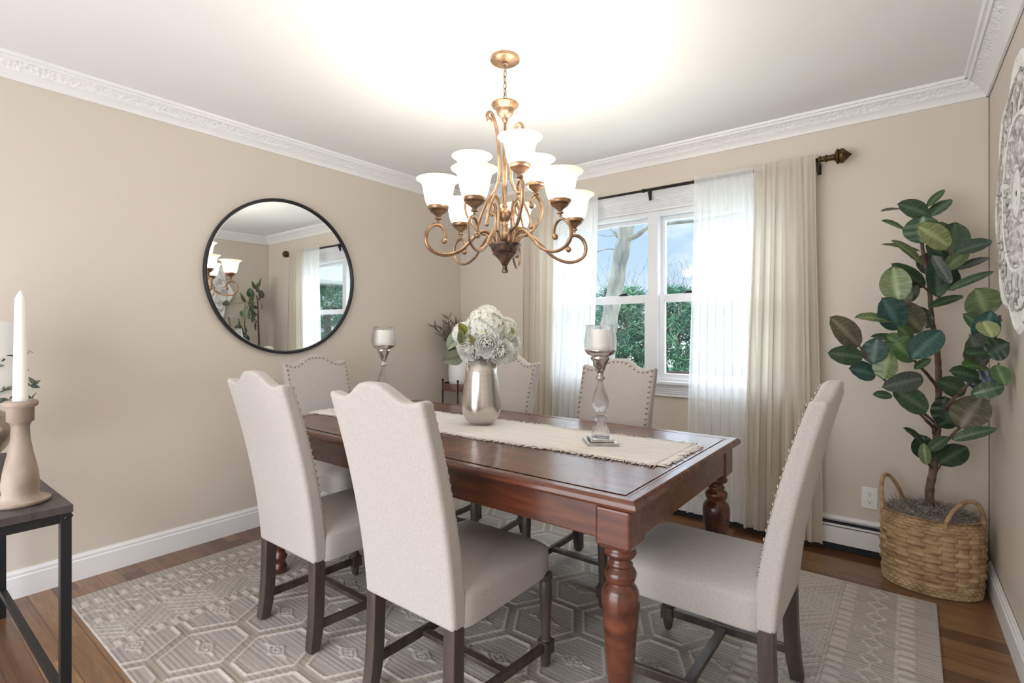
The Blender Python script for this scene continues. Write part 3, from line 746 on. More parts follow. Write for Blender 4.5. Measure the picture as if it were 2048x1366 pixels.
# ---------------------------------------------------------------- chandelier
CC = at(1010, 115, 2.31); KX, KY = CC.x, CC.y
def cz(z): return CAMH + (z - CAMH) * .975
vd = Vector((KX, KY, 0)).normalized(); rt = Vector((vd.y, -vd.x, 0))        # away from / right of the viewer
cn_ = thing('chandelier', (KX, KY, CEIL), 'nine light bronze scroll chandelier with lit alabaster glass shades over the table', 'chandelier')
def cpt(th, rho, z): d = rt*math.sin(th) - vd*math.cos(th); return Vector((KX, KY, 0)) + d*(rho*.975) + Vector((0,0,cz(z)))
def lz(prof, dz=0): return [(r*.975, cz(z)+dz) for r, z in prof]
b = MB(); b.lathe([(.010,CEIL-.034),(.016,CEIL-.032),(.014,CEIL-.024),(.058,CEIL-.020),(.066,CEIL-.014),(.066,CEIL-.001)], (KX,KY,0), 40); b.build('canopy', M['bronze'], cn_, angle=50)
b = MB(); z = CEIL-.036; k = 0; zend = cz(2.262)
while z > zend - .012:
    pts = []
    for q in range(14):
        a = 2*math.pi*q/14; xx = .0075*math.cos(a); zz = .0165*math.sin(a)
        pts.append((KX+(xx if k%2 else 0), KY+(0 if k%2 else xx), z+zz-.01))
    b.tube(pts, .0022, 6, closed=True); z -= .0265; k += 1
b.tube([(KX+.003*math.sin(i), KY+.003*math.cos(i), lerp(CEIL-.03, zend, i/12)) for i in range(13)], .0016, 5)
b.build('chain', M['bronze'], cn_, smooth=True)
b = MB(); b.tube([(KX+.018*math.cos(a), KY, zend-.004+.018*math.sin(a)) for a in np.linspace(0,2*math.pi,18)[:-1]], .0028, 6, closed=True)
b.lathe(lz([(.012,2.262),(.060,2.256),(.064,2.250),(.058,2.240),(.045,2.230),(.041,2.226),(.041,2.220),(.037,2.208),(.024,2.196),(.014,2.190),(.013,2.176),(.0085,2.168)]), (KX,KY,0), 36); b.build('crown_disc', M['bronze'], cn_, angle=50)
b = MB(); b.lathe(lz([(.0065,1.60),(.0065,2.175)]), (KX,KY,0), 12)
b.lathe(lz([(.008,1.790),(.013,1.784),(.010,1.776),(.020,1.768),(.029,1.752),(.031,1.742),(.028,1.728),(.018,1.714),(.012,1.706),(.020,1.700),(.012,1.692),(.016,1.66),(.018,1.61)]), (KX,KY,0), 28); b.build('stem', M['bronze'], cn_, smooth=True)
b = MB(); b.lathe(lz([(.004,1.476),(.014,1.479),(.015,1.492),(.010,1.496),(.012,1.502),(.010,1.508),(.018,1.520),(.024,1.533),(.044,1.554),(.058,1.564),(.050,1.568),(.060,1.575),(.066,1.592),(.074,1.602),(.075,1.609),(.060,1.612),(.01,1.606)]), (KX,KY,0), 36); b.build('bottom_bowl', M['bronze_dark'], cn_, angle=50)
def crv(pts, n=8):
    pts = [Vector(p) for p in pts]; out = []
    for i in range(len(pts)-1):
        p0, p1, p2, p3 = pts[max(0,i-1)], pts[i], pts[i+1], pts[min(len(pts)-1,i+2)]
        for k in range(n):
            t = k/n; out.append(.5*((2*p1)+(p2-p0)*t+(2*p0-5*p1+4*p2-p3)*t*t+(3*p1-p0-3*p2+p3)*t**3))
    out.append(pts[-1]); return out
def arm(th, rho, ztop, parent, prof, name='arm'):
    k = rho/.325
    pts = crv([cpt(th, r*k, z + (ztop-1.67)*sm(.06,.33,r)) for r, z in prof])
    b = MB(); b.tube(pts, [.0088]*len(pts), 8, flat=.66); b.sphere(pts[0], .0135, 8, 6); return b.build(name, M['bronze'], parent, smooth=True)
lowprof = [(.298,1.600),(.291,1.622),(.299,1.648),(.325,1.668),(.358,1.658),(.380,1.622),(.374,1.575),(.336,1.546),(.280,1.541),(.215,1.568),(.165,1.618),(.125,1.652),(.095,1.658),(.068,1.640),(.052,1.604)]
uppprof = [(.285,1.605),(.276,1.635),(.292,1.662),(.325,1.672),(.360,1.652),(.372,1.60),(.352,1.53),(.30,1.46),(.235,1.42),(.16,1.50),(.08,1.60)]
def shade_unit(th, rho, zrim, idx, low):
    c = cpt(th, rho, zrim); zr = c.z; k = .975
    zb = zr - .121*k; zc = zb - .048
    if low:
        a_ = arm(th, rho, 1.67 + (zrim-1.862), cn_, lowprof)
    else:
        ztop = CAMH + (zc - .010 - CAMH)/.975
        pr = [(rho-.022, ztop-.045), (rho-.030, ztop-.022), (rho-.014, ztop-.003), (rho+.006, ztop+.002), (rho+.030, ztop-.020), (rho+.034, ztop-.065), (rho+.012, ztop-.12), (rho-.040, ztop-.18), (.085, 1.655), (.055, 1.612)]
        pts = crv([cpt(th, r, z) for r, z in pr]); b = MB(); b.tube(pts, .0085, 8, flat=.66); b.sphere(pts[0], .013, 8, 6); a_ = b.build('arm', M['bronze'], cn_, smooth=True)
    b = MB(); b.lathe([(.006,zc-.012),(.006,zc-.004),(.015,zc),(.015,zc+.005),(.009,zc+.009),(.012,zc+.014),(.022,zc+.022),(.036,zc+.032),(.030,zc+.036),(.041,zc+.040),(.045,zc+.047),(.044,zc+.055),(.040,zc+.055)], (c.x,c.y,0), 28)
    b.build('socket_cup', M['bronze'], a_, smooth=False, angle=40, org=cn_.location).location = (0,0,0)
    prof = [(.036,0),(.042,.002),(.050,.014),(.057,.035),(.062,.06),(.066,.085),(.072,.102),(.082,.112),(.093,.118),(.0955,.121)]
    inner = [(r-.003, z+.0005) for r, z in prof[::-1]]
    b = MB(); b.lathe([(r*k, z*k) for r, z in prof] + [(r*k, z*k) for r, z in inner], (0,0,0), 40, caps=False)
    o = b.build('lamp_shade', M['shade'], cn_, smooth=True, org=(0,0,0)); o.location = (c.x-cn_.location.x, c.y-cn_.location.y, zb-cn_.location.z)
    b = MB(); b.lathe([(.010,0),(.012,.02),(.022,.045),(.024,.06),(.016,.076),(.004,.082)], (0,0,0), 16)
    bl = b.build('bulb', M['bulb'], o, smooth=True)
    ld = bpy.data.lights.new('bulb_light', 'POINT'); ld.energy = CHAND_W; ld.color = (1.0, .95, .87); ld.shadow_soft_size = .02
    lo = bpy.data.objects.new('bulb_light', ld); COL.objects.link(lo); lo.location = (c.x, c.y, zr - .022)
M['bulb'] = mat('lit_bulb', (1,.95,.85), .4, emit=((1,.93,.8), 4.0), bump=(5,.01))
lows = [(-22.7,.319,1.862),(41,.345,1.862),(103,.338,1.858),(168,.322,1.862),(225,.312,1.866),(-63,.322,1.862)]
ups = [(18,.205,2.028),(120,.168,2.028),(254,.160,2.028)]
for th, rho, z in lows: shade_unit(R_(th), rho, z, 0, True)
for th, rho, z in ups: shade_unit(R_(th), rho, z, 0, False)
# tall uprights with curled ends and short s-scrolls
for th in (-62, 62, 182):
    t_ = R_(th)
    pr = [(.078,2.112),(.090,2.128),(.084,2.148),(.064,2.146),(.046,2.110),(.034,2.05),(.030,1.97),(.034,1.90),(.052,1.85),(.075,1.815),(.082,1.770),(.066,1.735),(.050,1.765),(.060,1.79)]
    if th == -62: pr[:5] = [(.080,2.165),(.092,2.182),(.084,2.200),(.064,2.190),(.044,2.13)]
    pts = crv([cpt(t_, r, z) for r, z in pr]); b = MB(); b.tube(pts, .0108, 8, flat=.55); b.sphere(pts[0], .013, 8, 6); b.build('upright_scroll', M['bronze'], cn_, smooth=True)
for th in (-40, 72, 135, 262):
    t_ = R_(th)
    pr = [(.128,1.735),(.112,1.748),(.098,1.735),(.102,1.70),(.125,1.68),(.118,1.72),(.095,1.78),(.070,1.82),(.050,1.80),(.042,1.74),(.046,1.67),(.048,1.61)]
    pts = crv([cpt(t_, r, z) for r, z in pr[4:]]); b = MB(); b.tube(pts, .0078, 8, flat=.6); b.sphere(pts[0], .0095, 8, 6); b.build('inner_scroll', M['bronze'], cn_, smooth=True)

# ---------------------------------------------------------------- things on the table
TT = TZ + .0056
def lath(name, prof, x, y, m, parent, n=32, angle=None):
    b = MB(); b.lathe(prof, (x, y, 0), n); return b.build(name, m, parent, smooth=angle is None, angle=angle)
def hurricane(x, y, rz, label):
    h = thing('hurricane_candle_holder', (x, y, TT), label, 'candle holder', 'hurricane candle holders', world=False, rz=rz)
    z0 = 0
    b = MB(); b.box((-.061,-.061,0),(.061,.061,.012)); b.box((-.045,-.045,.012),(.045,.045,.024)); b.build('base', M['silver'], h, bevel=.002)
    lp = [(.036,.024),(.0355,.034),(.034,.052),(.028,.070),(.021,.080),(.020,.088),(.023,.094),(.0275,.103),(.024,.110),(.019,.116),(.018,.124),(.021,.130),(.030,.142),(.0335,.156),(.033,.172),(.027,.196),(.018,.216),(.012,.236),(.0105,.248)]
    b = MB(); b.lathe(lp, n=32); b.build('glass_stem', M['glass_clear'], h, smooth=True)
    sp = [(.0105,.247),(.0175,.252),(.0185,.260),(.012,.266),(.0115,.276),(.017,.288),(.022,.298),(.022,.304),(.028,.312),(.030,.322),(.036,.328),(.038,.336),(.032,.341),(.052,.350),(.062,.364),(.061,.368),(.045,.366)]
    b = MB(); b.lathe(sp, n=32); b.build('silver_cup', M['silver'], h, smooth=True)
    gp = [(.030,.345),(.052,.351),(.0625,.368),(.0655,.392),(.064,.412),(.0595,.436),(.0575,.455),(.060,.464)]
    b = MB(); b.lathe(gp + [(r-.0025, z) for r, z in gp[::-1]], n=40, caps=False); b.build('glass_shade', M['glass_crackle'], h, smooth=True)
    b = MB(); b.lathe([(.038,.3665),(.0385,.370),(.0385,.442),(.036,.446),(.02,.443),(.003,.442)], n=28); cdl = b.build('candle', M['candle'], h, angle=40)
    b = MB(); b.tube([(0,0,.441),(.001,0,.452)], .0012, 5); b.build('wick', M['black_gap'], cdl)
    return h
hurricane(-.965, 1.806, R_(40), 'glass hurricane candle holder on silver base at the right end of the runner')
hurricane(-2.292, 1.800, R_(35), 'glass hurricane candle holder behind the chairs at the left end of the runner')

VX, VY = -1.612, 1.838
vz = thing('flower_vase', (VX, VY, TT), 'tall brushed steel vase holding white flowers on the table runner', 'vase')
prof = [(.001,0),(.040,0),(.056,.006),(.074,.022),(.086,.045),(.0915,.072),(.0925,.095),(.089,.135),(.083,.185),(.076,.240),(.069,.305),(.0665,.305),(.072,.24),(.08,.16),(.085,.09),(.06,.02),(.001,.012)]
b = MB(); b.lathe([(r, TT+z) for r, z in prof], (VX,VY,0), 64); b.build('body', M['steel'], vz, smooth=True)
# bouquet
BX, BY = VX, VY; BT = TT + .305
bq = thing('flower_bouquet', (BX, BY, BT), 'bouquet of white hydrangeas and roses with green leaves in the steel vase', 'flowers')
rnd = random.Random(7)
M['petal'] = tintmat('white_petals', .7); 
_t = M['petal'].node_tree; _o = [n for n in _t.nodes if n.type == 'OUTPUT_MATERIAL'][0]; _p = _t.nodes['Principled BSDF']
_tl = N(_t,'ShaderNodeBsdfTranslucent'); _a = N(_t,'ShaderNodeAttribute', attribute_name='tint'); _m = N(_t,'ShaderNodeMixShader'); _m.inputs[0].default_value = .45
_t.links.new(_a.outputs['Color'], _tl.inputs[0]); _t.links.new(_p.outputs[0], _m.inputs[1]); _t.links.new(_tl.outputs[0], _m.inputs[2]); _t.links.new(_m.outputs[0], _o.inputs[0])
M['bleaf'] = tintmat('grey_green_leaf', .6)
up = Vector((0,0,1)); toC = -vd
def petal(b, c, nrm, ax, L, Wd, col, cup=.3, nseg=4, ruf=.0, tipc=None):
    nrm = nrm.normalized(); ax = (ax - nrm*ax.dot(nrm)).normalized(); sd_ = nrm.cross(ax); P = []; cols = []
    for j in range(nseg+1):
        t = j/nseg; w_ = Wd * math.sin(math.pi*min(1, .12+.88*t*.86))**.7 * (1 if t < .95 else .8); row = []
        for i in range(5):
            q = i/4*2-1
            h_ = cup*L*(t*t) - cup*.6*Wd*(1-q*q) + ruf*math.sin(q*7+t*9+c.x*300)*t*L
            row.append(c + ax*(L*t*(1-.10*q*q*t)) + sd_*(q*w_/2) + nrm*h_)
        P.append(row)
    n0 = len(b.v); b.grid(P, col)
    if tipc:
        for j in range(nseg+1):
            for i in range(5): b.c[n0+j*5+i] = tuple(lerp(col[k], tipc[k], j/nseg) for k in range(3))
def hydrangea(c, r, n):
    b = MB(); c = Vector(c)
    b.sphere(c, r*.86, 16, 10); b.c += [(.80,.82,.66)]*(len(b.v)-len(b.c))
    for k in range(n):
        z = 1-2*(k+.5)/n; a = k*2.39996; d = Vector((math.sqrt(max(0,1-z*z))*math.cos(a), math.sqrt(max(0,1-z*z))*math.sin(a), z))
        d = (d + Vector((rnd.uniform(-.1,.1),)*3)).normalized()
        p = c + d*r*rnd.uniform(.86,.99)
        ref = d.cross(Vector((rnd.uniform(-1,1),rnd.uniform(-1,1),rnd.uniform(-1,1)))).normalized()
        s_ = rnd.uniform(.014,.019); w1 = rnd.uniform(.92,.97); col = (w1, w1, w1*.93)
        if rnd.random() < .15: col = (.80,.84,.58)
        for q in range(4):
            ax = Matrix.Rotation(q*math.pi/2, 3, d) @ ref
            petal(b, p, (d+ax*.15).normalized(), ax, s_, s_*.95, col, .25, 3, .05, (.97,.97,.96))
    return b.build('hydrangea_head', M['petal'], bq, smooth=True)
def rose(c, face, r, inner=(.75,.82,.42)):
    b = MB(); c = Vector(c); face = Vector(face).normalized(); ref = face.cross(Vector((.3,.2,1))).normalized()
    for lay in range(6):
        f_ = lay/5; n = 5+lay; rad = r*(.16+.62*f_); L = r*(.50+.34*f_); open_ = .18+1.05*f_
        for k in range(n):
            a = 2*math.pi*k/n + lay*1.1 + rnd.uniform(-.1,.1); out = Matrix.Rotation(a,3,face) @ ref
            ax = (face*math.cos(open_) + out*math.sin(open_)); nrm = (face*math.sin(open_) - out*math.cos(open_))
            col = tuple(lerp(inner[q], (.96,.96,.94)[q], min(1, f_*1.5)) for q in range(3))
            petal(b, c + out*rad*.30 - face*r*.35*f_, nrm, ax, L, L*1.15, col, .28, 4, .035, (.97,.97,.95))
    return b.build('rose_head', M['petal'], bq, smooth=True)
def bq_at(u, v, d): return at(u, v, 2.45 + d)
for (u, v, d, r, n) in ((972,656,-.02,.100,260),(929,670,.0,.062,120),(1006,662,.02,.072,140),(975,640,.10,.075,120),(1014,702,.03,.060,100),(935,690,.08,.058,80)): hydrangea(bq_at(u,v,d), r, n)
for (u, v, d, fx, r) in ((974,688,-.10,(0,-.05),.070),(937,702,-.07,(-.5,-.35),.062),(1004,704,-.065,(.45,-.25),.064),(980,712,-.05,(.05,-.6),.056),(1024,690,.02,(.8,-.2),.056)):
    rose(bq_at(u,v,d), toC + rt*fx[0] + up*fx[1], r, (.62,.72,.28) if u == 975 else (.85,.86,.72))
def leaf_mesh(b, base, tip, nrm, w_, col, midcol=None, curl=.12, fold=.12, nj=9, shape=.42, cols2=None):
    base = Vector(base); tip = Vector(tip); ax = tip-base; L = ax.length; ax.normalize(); nrm = (nrm - ax*nrm.dot(ax)).normalized(); sd_ = nrm.cross(ax); P = []; C = []
    for j in range(nj+1):
        t = j/nj; ww = w_ * ((math.sin(math.pi * t**(.72 if shape < .5 else .92)) ** (.75 if shape < .5 else .56)) * (1 if t < .93 or shape < .5 else .8) if 0 < t < 1 else .03); row = []
        for i in range(7):
            q = i/6*2-1; h_ = curl*L*(t-.5)**2*-1.2 + fold*w_*abs(q) * 1.0 - .0 + .012*w_*math.sin(t*26)*abs(q)
            row.append(base + ax*L*t + sd_*(q*ww/2) + nrm*h_)
            cc = col if i != 3 else (midcol or col)
            if shape > .5 and i != 3 and ((t*8 - abs(q)*1.6) % 1) < .22: cc = tuple(c*1.45+.006 for c in col)
            C.append(cc)
        P.append(row)
    b.grid(P); b.c += C
bl = MB()
for (bu,bv,tu,tv,d,w_,col) in ((931,668,917,645,-.10,.045,(.30,.30,.05)),(925,690,920,655,-.09,.04,(.14,.17,.07)),(918,664,893,700,-.02,.06,(.25,.30,.20)),(926,712,884,722,-.03,.075,(.17,.19,.13)),(1028,668,1022,655,-.05,.02,(.33,.42,.15)),(950,690,938,668,-.11,.03,(.28,.26,.10))):
    leaf_mesh(bl, bq_at(bu,bv,d+.02), bq_at(tu,tv,d-.02), toC + rt*.1 + up*.2, w_*1.0, col, tuple(c*.6 for c in col))
bl.build('leaves', M['bleaf'], bq, smooth=True)
b = MB()
for k in range(9):
    a = k*.7; b.tube([(BX+.02*math.cos(a),BY+.02*math.sin(a),TT+.05),(BX+.045*math.cos(a),BY+.045*math.sin(a),BT-.01),(BX+.07*math.cos(a),BY+.07*math.sin(a),BT+.08)], .003, 6)
M['stem'] = mat('green_stem', (.10,.14,.05), .6, noise=(20,(.08,.11,.04),(.14,.18,.08))); b.build('stems', M['stem'], bq, smooth=True)

# ---------------------------------------------------------------- corner plant stand
PX, PY = -2.985, 3.14
ps = thing('plant_stand', (PX, PY, 0), 'tall wooden ring plant stand with black metal legs in the far corner', 'plant stand')
b = MB(); b.lathe([(.120,.722),(.148,.722),(.150,.728),(.150,.776),(.146,.782),(.140,.782),(.140,.734),(.120,.732)], (PX,PY,0), 40); b.lathe([(.141,.722),(.141,.734)], (PX,PY,0), 40); b.build('wooden_tray', M['stand_wood'], ps, angle=40)
for k in range(4):
    a = R_(35+90*k); x = PX+.150*math.cos(a); y = PY+.150*math.sin(a)
    b = MB(); b.tube([(x,y,0),(x,y,.80)], .0065, 8); b.sphere((x,y,.805),.011,8,6); b.build('leg', M['black_metal'], ps, smooth=True)
b = MB(); b.bar((PX-.10,PY-.10,.35),(PX+.10,PY+.10,.35),.008,.008); b.bar((PX+.10,PY-.10,.35),(PX-.10,PY+.10,.35),.008,.008); b.build('brace', M['black_metal'], ps)
pp = thing('planter_pot', (PX, PY, .7345), 'white tapered pot standing in the corner plant stand', 'pot')
b = MB(); b.lathe([(.078,.7345),(.088,.738),(.098,.80),(.102,.88),(.097,.955),(.086,.99),(.080,.99),(.09,.95),(.094,.90),(.06,.895),(.001,.895)], (PX,PY,0), 40); b.build('body', M['ceramic'], pp, smooth=True)
gp = thing('spiky_grass_plant', (PX, PY, .895), 'grey brown spiky foliage plant growing from the white corner pot', 'plant')
M['spk'] = tintmat('olive_spikes', .7); b = MB(); rnd = random.Random(11)
for k in range(24):
    a = rnd.uniform(0, 2*math.pi); L = rnd.uniform(.16,.42); lean = rnd.uniform(.05,.42)
    p = Vector((PX,PY,.90)); d = Vector((math.cos(a)*lean, math.sin(a)*lean, 1)).normalized(); pts=[p]
    if k == 0: d = Vector((-.30,-.0,1)); L=.46
    q = p
    for s_ in range(8):
        q = q + d*L/8; q.x = max(XL+.06, q.x); q.y = min(YD-.06, q.y); pts.append(q.copy()); d = (d + Vector((math.cos(a)*.05, math.sin(a)*.05, -.02))).normalized()
    n0=len(b.v); b.tube(pts, [.003]*6+[.002]*3, 5); b.c += [(.10,.075,.055)]*(len(b.v)-n0)
    for j in range(1,9):
        for m_ in range(5):
            a2 = rnd.uniform(0,2*math.pi); dirn = (d*.8 + Vector((math.cos(a2),math.sin(a2),.1))*.65).normalized()
            l_ = rnd.uniform(.05,.10); tip = pts[j]+dirn*l_; tip.x = max(XL+.015, tip.x); tip.y = min(YD-.015, tip.y)
            c_ = rnd.choice([(.19,.165,.135),(.14,.12,.095),(.24,.21,.18)])
            leaf_mesh(b, pts[j], tip, toC+Vector((rnd.uniform(-.6,.6),rnd.uniform(-.6,.6),rnd.uniform(-.3,.6))), rnd.uniform(.010,.015), c_, nj=4)
b.build('foliage', M['spk'], gp, smooth=True)

# ---------------------------------------------------------------- ficus in basket
FX, FY = .07, 3.155
bk = thing('wicker_basket', (FX, FY, 0), 'oval woven water hyacinth basket with two handles on the floor by the corner', 'basket')
def basket():
    A, B_ = .185, .134; HH = .345; nA, nZ = 528, 150; b = MB(); rows = []
    perim = math.pi*(3*(A+B_)-math.sqrt((3*A+B_)*(A+3*B_)))
    ns = 20
    for j in range(nZ+1):
        t = j/nZ; z = t*HH; row = []
        flare = 1.0 + .045*math.sin(math.pi*t*.9) - .03*(1-t)**6 * 1
        braid = z < .055 or z > HH-.055
        for i in range(nA+1):
            s = i/nA
            a = 2*math.pi*s
            if braid:
                rw = .0135; k = int(z/rw); fz = (z/rw) % 1
                tw = math.sin(2*math.pi*(s*ns*2 + (k%2)*.5 + fz*.35))
                d = .0050*math.sin(math.pi*fz)**.7 + .0042*max(-.6, tw)*math.sin(math.pi*fz)
            else:
                rw = .0215; k = int(z/rw); fz = (z/rw) % 1
                ph = math.sin(math.pi*(s*ns + (k%2)))
                over = math.cos(math.pi*(s*ns*1.0 + (k % 2)))
                d = .0135*max(0, over+.35)**.5/1.16*math.sin(math.pi*fz)**.5 + (.0065*math.cos((over+1)*1.6) if over < -.45 else 0) - .004
            rx, ry = A*flare+d, B_*flare+d
            row.append((FX+rx*math.cos(a), FY+ry*math.sin(a), z))
        rows.append(row)
    b.grid(rows)
    rim_ = [[(FX+(A-ins)*math.cos(2*math.pi*i/nA), FY+(B_-ins)*math.sin(2*math.pi*i/nA), zz) for i in range(nA+1)] for ins, zz in ((0,HH),(.006,HH+.004),(.016,HH),(.02,HH-.1))]
    b2 = MB(); b2.grid(rim_); b.add(b2.v, b2.f)
    b.build('woven_body', M['basket'], bk, smooth=True)
    for (a0, a1, hh_) in ((R_(122), R_(192), .172), (R_(-76), R_(-14), .138)):
        b = MB(); pts = []; rr = []
        for q in range(90):
            t = q/89; aa = lerp(a0, a1, t); hgt = HH - .03 + hh_*math.sin(math.pi*t)**.55
            pts.append((FX+(A+.006)*math.cos(aa), FY+(B_+.006)*math.sin(aa), hgt)); rr.append(.0085+.0012*(q%3==0))
        b.tube(pts, rr, 10); b.build('handle', M['basket'], bk, smooth=True)
    b = MB(); b.lathe([(.9,.012),(1.0,.25),(.96,.335),(.8,.350),(.4,.362),(.02,.365)], (FX,FY,0), 40, sx=A*.95, sy=B_*.95, caps=False); 
    return b
fill = basket()
fc = thing('ficus_tree', (FX, FY, .012), 'tall artificial rubber plant with broad dark green leaves in the woven basket', 'plant')
fill.build('moss_bed', M['soil'], fc, smooth=True)
b = MB(); rnd = random.Random(5)
for k in range(1500):
    a = rnd.uniform(0,2*math.pi); r_ = math.sqrt(rnd.random()); x = FX+.172*r_*math.cos(a); y = FY+.124*r_*math.sin(a); z = .335+.034*(1-r_*r_)
    p = Vector((x,y,z)); d = Vector((rnd.uniform(-1,1),rnd.uniform(-1,1),rnd.uniform(.1,1.1)))*.012; pts=[p]
    for q in range(3): p = p+d; d = d+Vector((rnd.uniform(-1,1),rnd.uniform(-1,1),rnd.uniform(-1,.5)))*.008; pts.append(p)
    b.tube(pts, .0013, 3, caps=False)
mo = b.build('moss', M['moss'] if 'moss' in M else M['soil'], fc); mo['kind'] = 'stuff'
def zq(x, y, d=0):        # photo points of the plant (two crops), placed on trunk depth +/- d
    u, v = 1620 + x/2.731, 360 + y/2.731
    return place(u, v, d)
def z5(x, y, d=0): return place(1600 + x/2.596, 840 + y/2.596, d)
def place(u, v, d):
    p = at(u, v, 2.435 + d)
    k = 2.435 + d
    while (p.x > XR(p.y) - .022 or p.y > YD - .02) and k > 1.6:
        k -= .01; p = at(u, v, k)
    place.k = k
    return p
def stem(pts, r0, r1):
    q = crv(pts, 6); n = len(q); return q, [lerp(r0, r1, i/(n-1)) * (1+.06*math.sin(i*2.1)) for i in range(n)]
tr = MB()
def br(pts, r0, r1): q, r_ = stem(pts, r0, r1); tr.tube(q, r_, 9)
br([(FX,FY,.29), z5(672,380), z5(690,270), z5(705,160), z5(712,60), zq(700,1300), zq(703,1150), zq(700,1000), zq(690,900), zq(665,760), zq(655,620), zq(640,500), zq(618,400), zq(610,310,-.01)], .0185, .007)
br([zq(700,1366), zq(655,1330,-.03), zq(590,1268,-.06)], .008, .005)
br([zq(698,1135), zq(640,1060,-.03), zq(570,985,-.07), zq(510,880,-.09), zq(480,810,-.09)], .008, .004)
br([zq(700,1345), zq(640,1290,.02), zq(500,1180,.0), zq(405,1090,-.04), zq(340,1010,-.06), zq(268,905,-.08)], .0075, .004)
br([zq(715,1290), zq(780,1200,-.10), zq(870,1110,-.20), zq(960,1000,-.30), zq(1010,860,-.33), zq(1038,740,-.33)], .0085, .005)
br([zq(660,705), zq(700,650,-.04), zq(740,580,-.07), zq(768,470,-.10), zq(762,370,-.12)], .006, .004)
br([zq(645,605), zq(600,570,-.02), zq(545,560,-.05), zq(490,650,-.07)], .005, .003)
br([z5(695,70), z5(690,40,-.03), z5(650,0,-.06)], .008, .005)
br([z5(715,150), z5(780,90,-.04), z5(850,20,-.07), z5(905,-30,-.08)], .008, .004)
br([z5(690,260), z5(660,215,-.03), z5(650,170,-.05)], .006, .003)
br([z5(705,270), z5(730,235,-.03), z5(745,215,-.05)], .005, .003)
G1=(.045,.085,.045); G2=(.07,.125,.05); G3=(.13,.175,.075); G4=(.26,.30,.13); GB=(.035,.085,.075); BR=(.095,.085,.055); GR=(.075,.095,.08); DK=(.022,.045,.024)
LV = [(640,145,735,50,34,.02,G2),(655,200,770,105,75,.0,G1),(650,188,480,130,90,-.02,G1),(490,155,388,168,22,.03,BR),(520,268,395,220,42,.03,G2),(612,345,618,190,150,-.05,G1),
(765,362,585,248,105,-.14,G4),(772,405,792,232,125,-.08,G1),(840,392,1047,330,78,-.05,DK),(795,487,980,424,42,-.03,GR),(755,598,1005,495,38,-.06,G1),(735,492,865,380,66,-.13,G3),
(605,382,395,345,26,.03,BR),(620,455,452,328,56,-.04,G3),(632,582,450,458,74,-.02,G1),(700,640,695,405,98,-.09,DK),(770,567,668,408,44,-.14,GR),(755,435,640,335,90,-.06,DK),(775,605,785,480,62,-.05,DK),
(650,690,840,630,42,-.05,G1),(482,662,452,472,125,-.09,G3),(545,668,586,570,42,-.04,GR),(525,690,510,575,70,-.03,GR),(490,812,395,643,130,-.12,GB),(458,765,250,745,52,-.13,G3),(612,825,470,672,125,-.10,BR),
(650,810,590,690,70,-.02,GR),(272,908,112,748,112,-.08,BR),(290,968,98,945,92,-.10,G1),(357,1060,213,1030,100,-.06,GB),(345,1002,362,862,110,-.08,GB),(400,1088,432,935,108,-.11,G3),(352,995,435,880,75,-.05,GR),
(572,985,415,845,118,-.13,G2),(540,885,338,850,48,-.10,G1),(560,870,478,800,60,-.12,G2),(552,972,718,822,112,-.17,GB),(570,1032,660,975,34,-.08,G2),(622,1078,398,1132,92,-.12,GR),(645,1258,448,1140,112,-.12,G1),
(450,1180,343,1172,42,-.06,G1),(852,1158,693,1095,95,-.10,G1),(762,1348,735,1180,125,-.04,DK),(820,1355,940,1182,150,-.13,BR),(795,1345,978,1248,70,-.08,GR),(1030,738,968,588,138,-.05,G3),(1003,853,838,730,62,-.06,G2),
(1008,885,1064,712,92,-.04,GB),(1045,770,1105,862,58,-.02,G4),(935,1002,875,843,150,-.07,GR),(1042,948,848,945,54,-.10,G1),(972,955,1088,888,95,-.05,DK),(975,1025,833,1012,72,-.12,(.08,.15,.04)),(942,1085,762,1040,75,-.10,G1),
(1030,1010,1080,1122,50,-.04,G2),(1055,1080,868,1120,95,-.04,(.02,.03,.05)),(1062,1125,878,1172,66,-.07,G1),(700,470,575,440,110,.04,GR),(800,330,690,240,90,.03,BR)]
LV5 = [(650,118,543,40,38,-.05,G1),(655,205,628,75,95,-.03,DK),(655,232,640,118,38,-.08,G3),(665,162,768,86,44,-.08,G1),(718,228,866,140,100,-.10,DK),(790,100,1022,42,46,-.08,G1),(715,30,805,-15,75,-.03,DK),(835,35,940,-15,70,-.08,G1)]
lf = MB(); rnd = random.Random(9)
vdF = Vector((FX,FY,0)).normalized(); rtF = Vector((vdF.y,-vdF.x,0))
def addleaf(pb, pt, wpx, sc, col):
    w_ = wpx/sc/F_PX*2.35; ax = (pt-pb).normalized(); L = (pt-pb).length
    n0 = (-vdF + up*rnd.uniform(.1,.7) + rtF*rnd.uniform(-.35,.35))
    if wpx < 60: n0 = (-vdF*1.1 + up*.9 + rtF*rnd.uniform(-.2,.2)); w_ = max(w_*1.2, .026)
    j = rnd.uniform(.75,1.2); col = tuple(c*j for c in col)
    leaf_mesh(lf, pb, pt, n0, w_*1.16, col, tuple(min(1,c*1.9+.03) for c in col), curl=.18, fold=.10, nj=26, shape=.6)
    n0 = len(lf.v) - 27*7; ex = 0; ey = 0                # shift the whole leaf clear of the walls and the panel
    for p_ in lf.v[n0:]:
        lim = XR(p_[1]) - (.05 if math.hypot(p_[1]-wy, p_[2]-wz) < .50 else .010)
        ex = max(ex, p_[0] - lim); ey = max(ey, p_[1] - (YD - .015))
    lf.v[n0:] = [(p_[0]-ex, p_[1]-ey, p_[2]) for p_ in lf.v[n0:]]
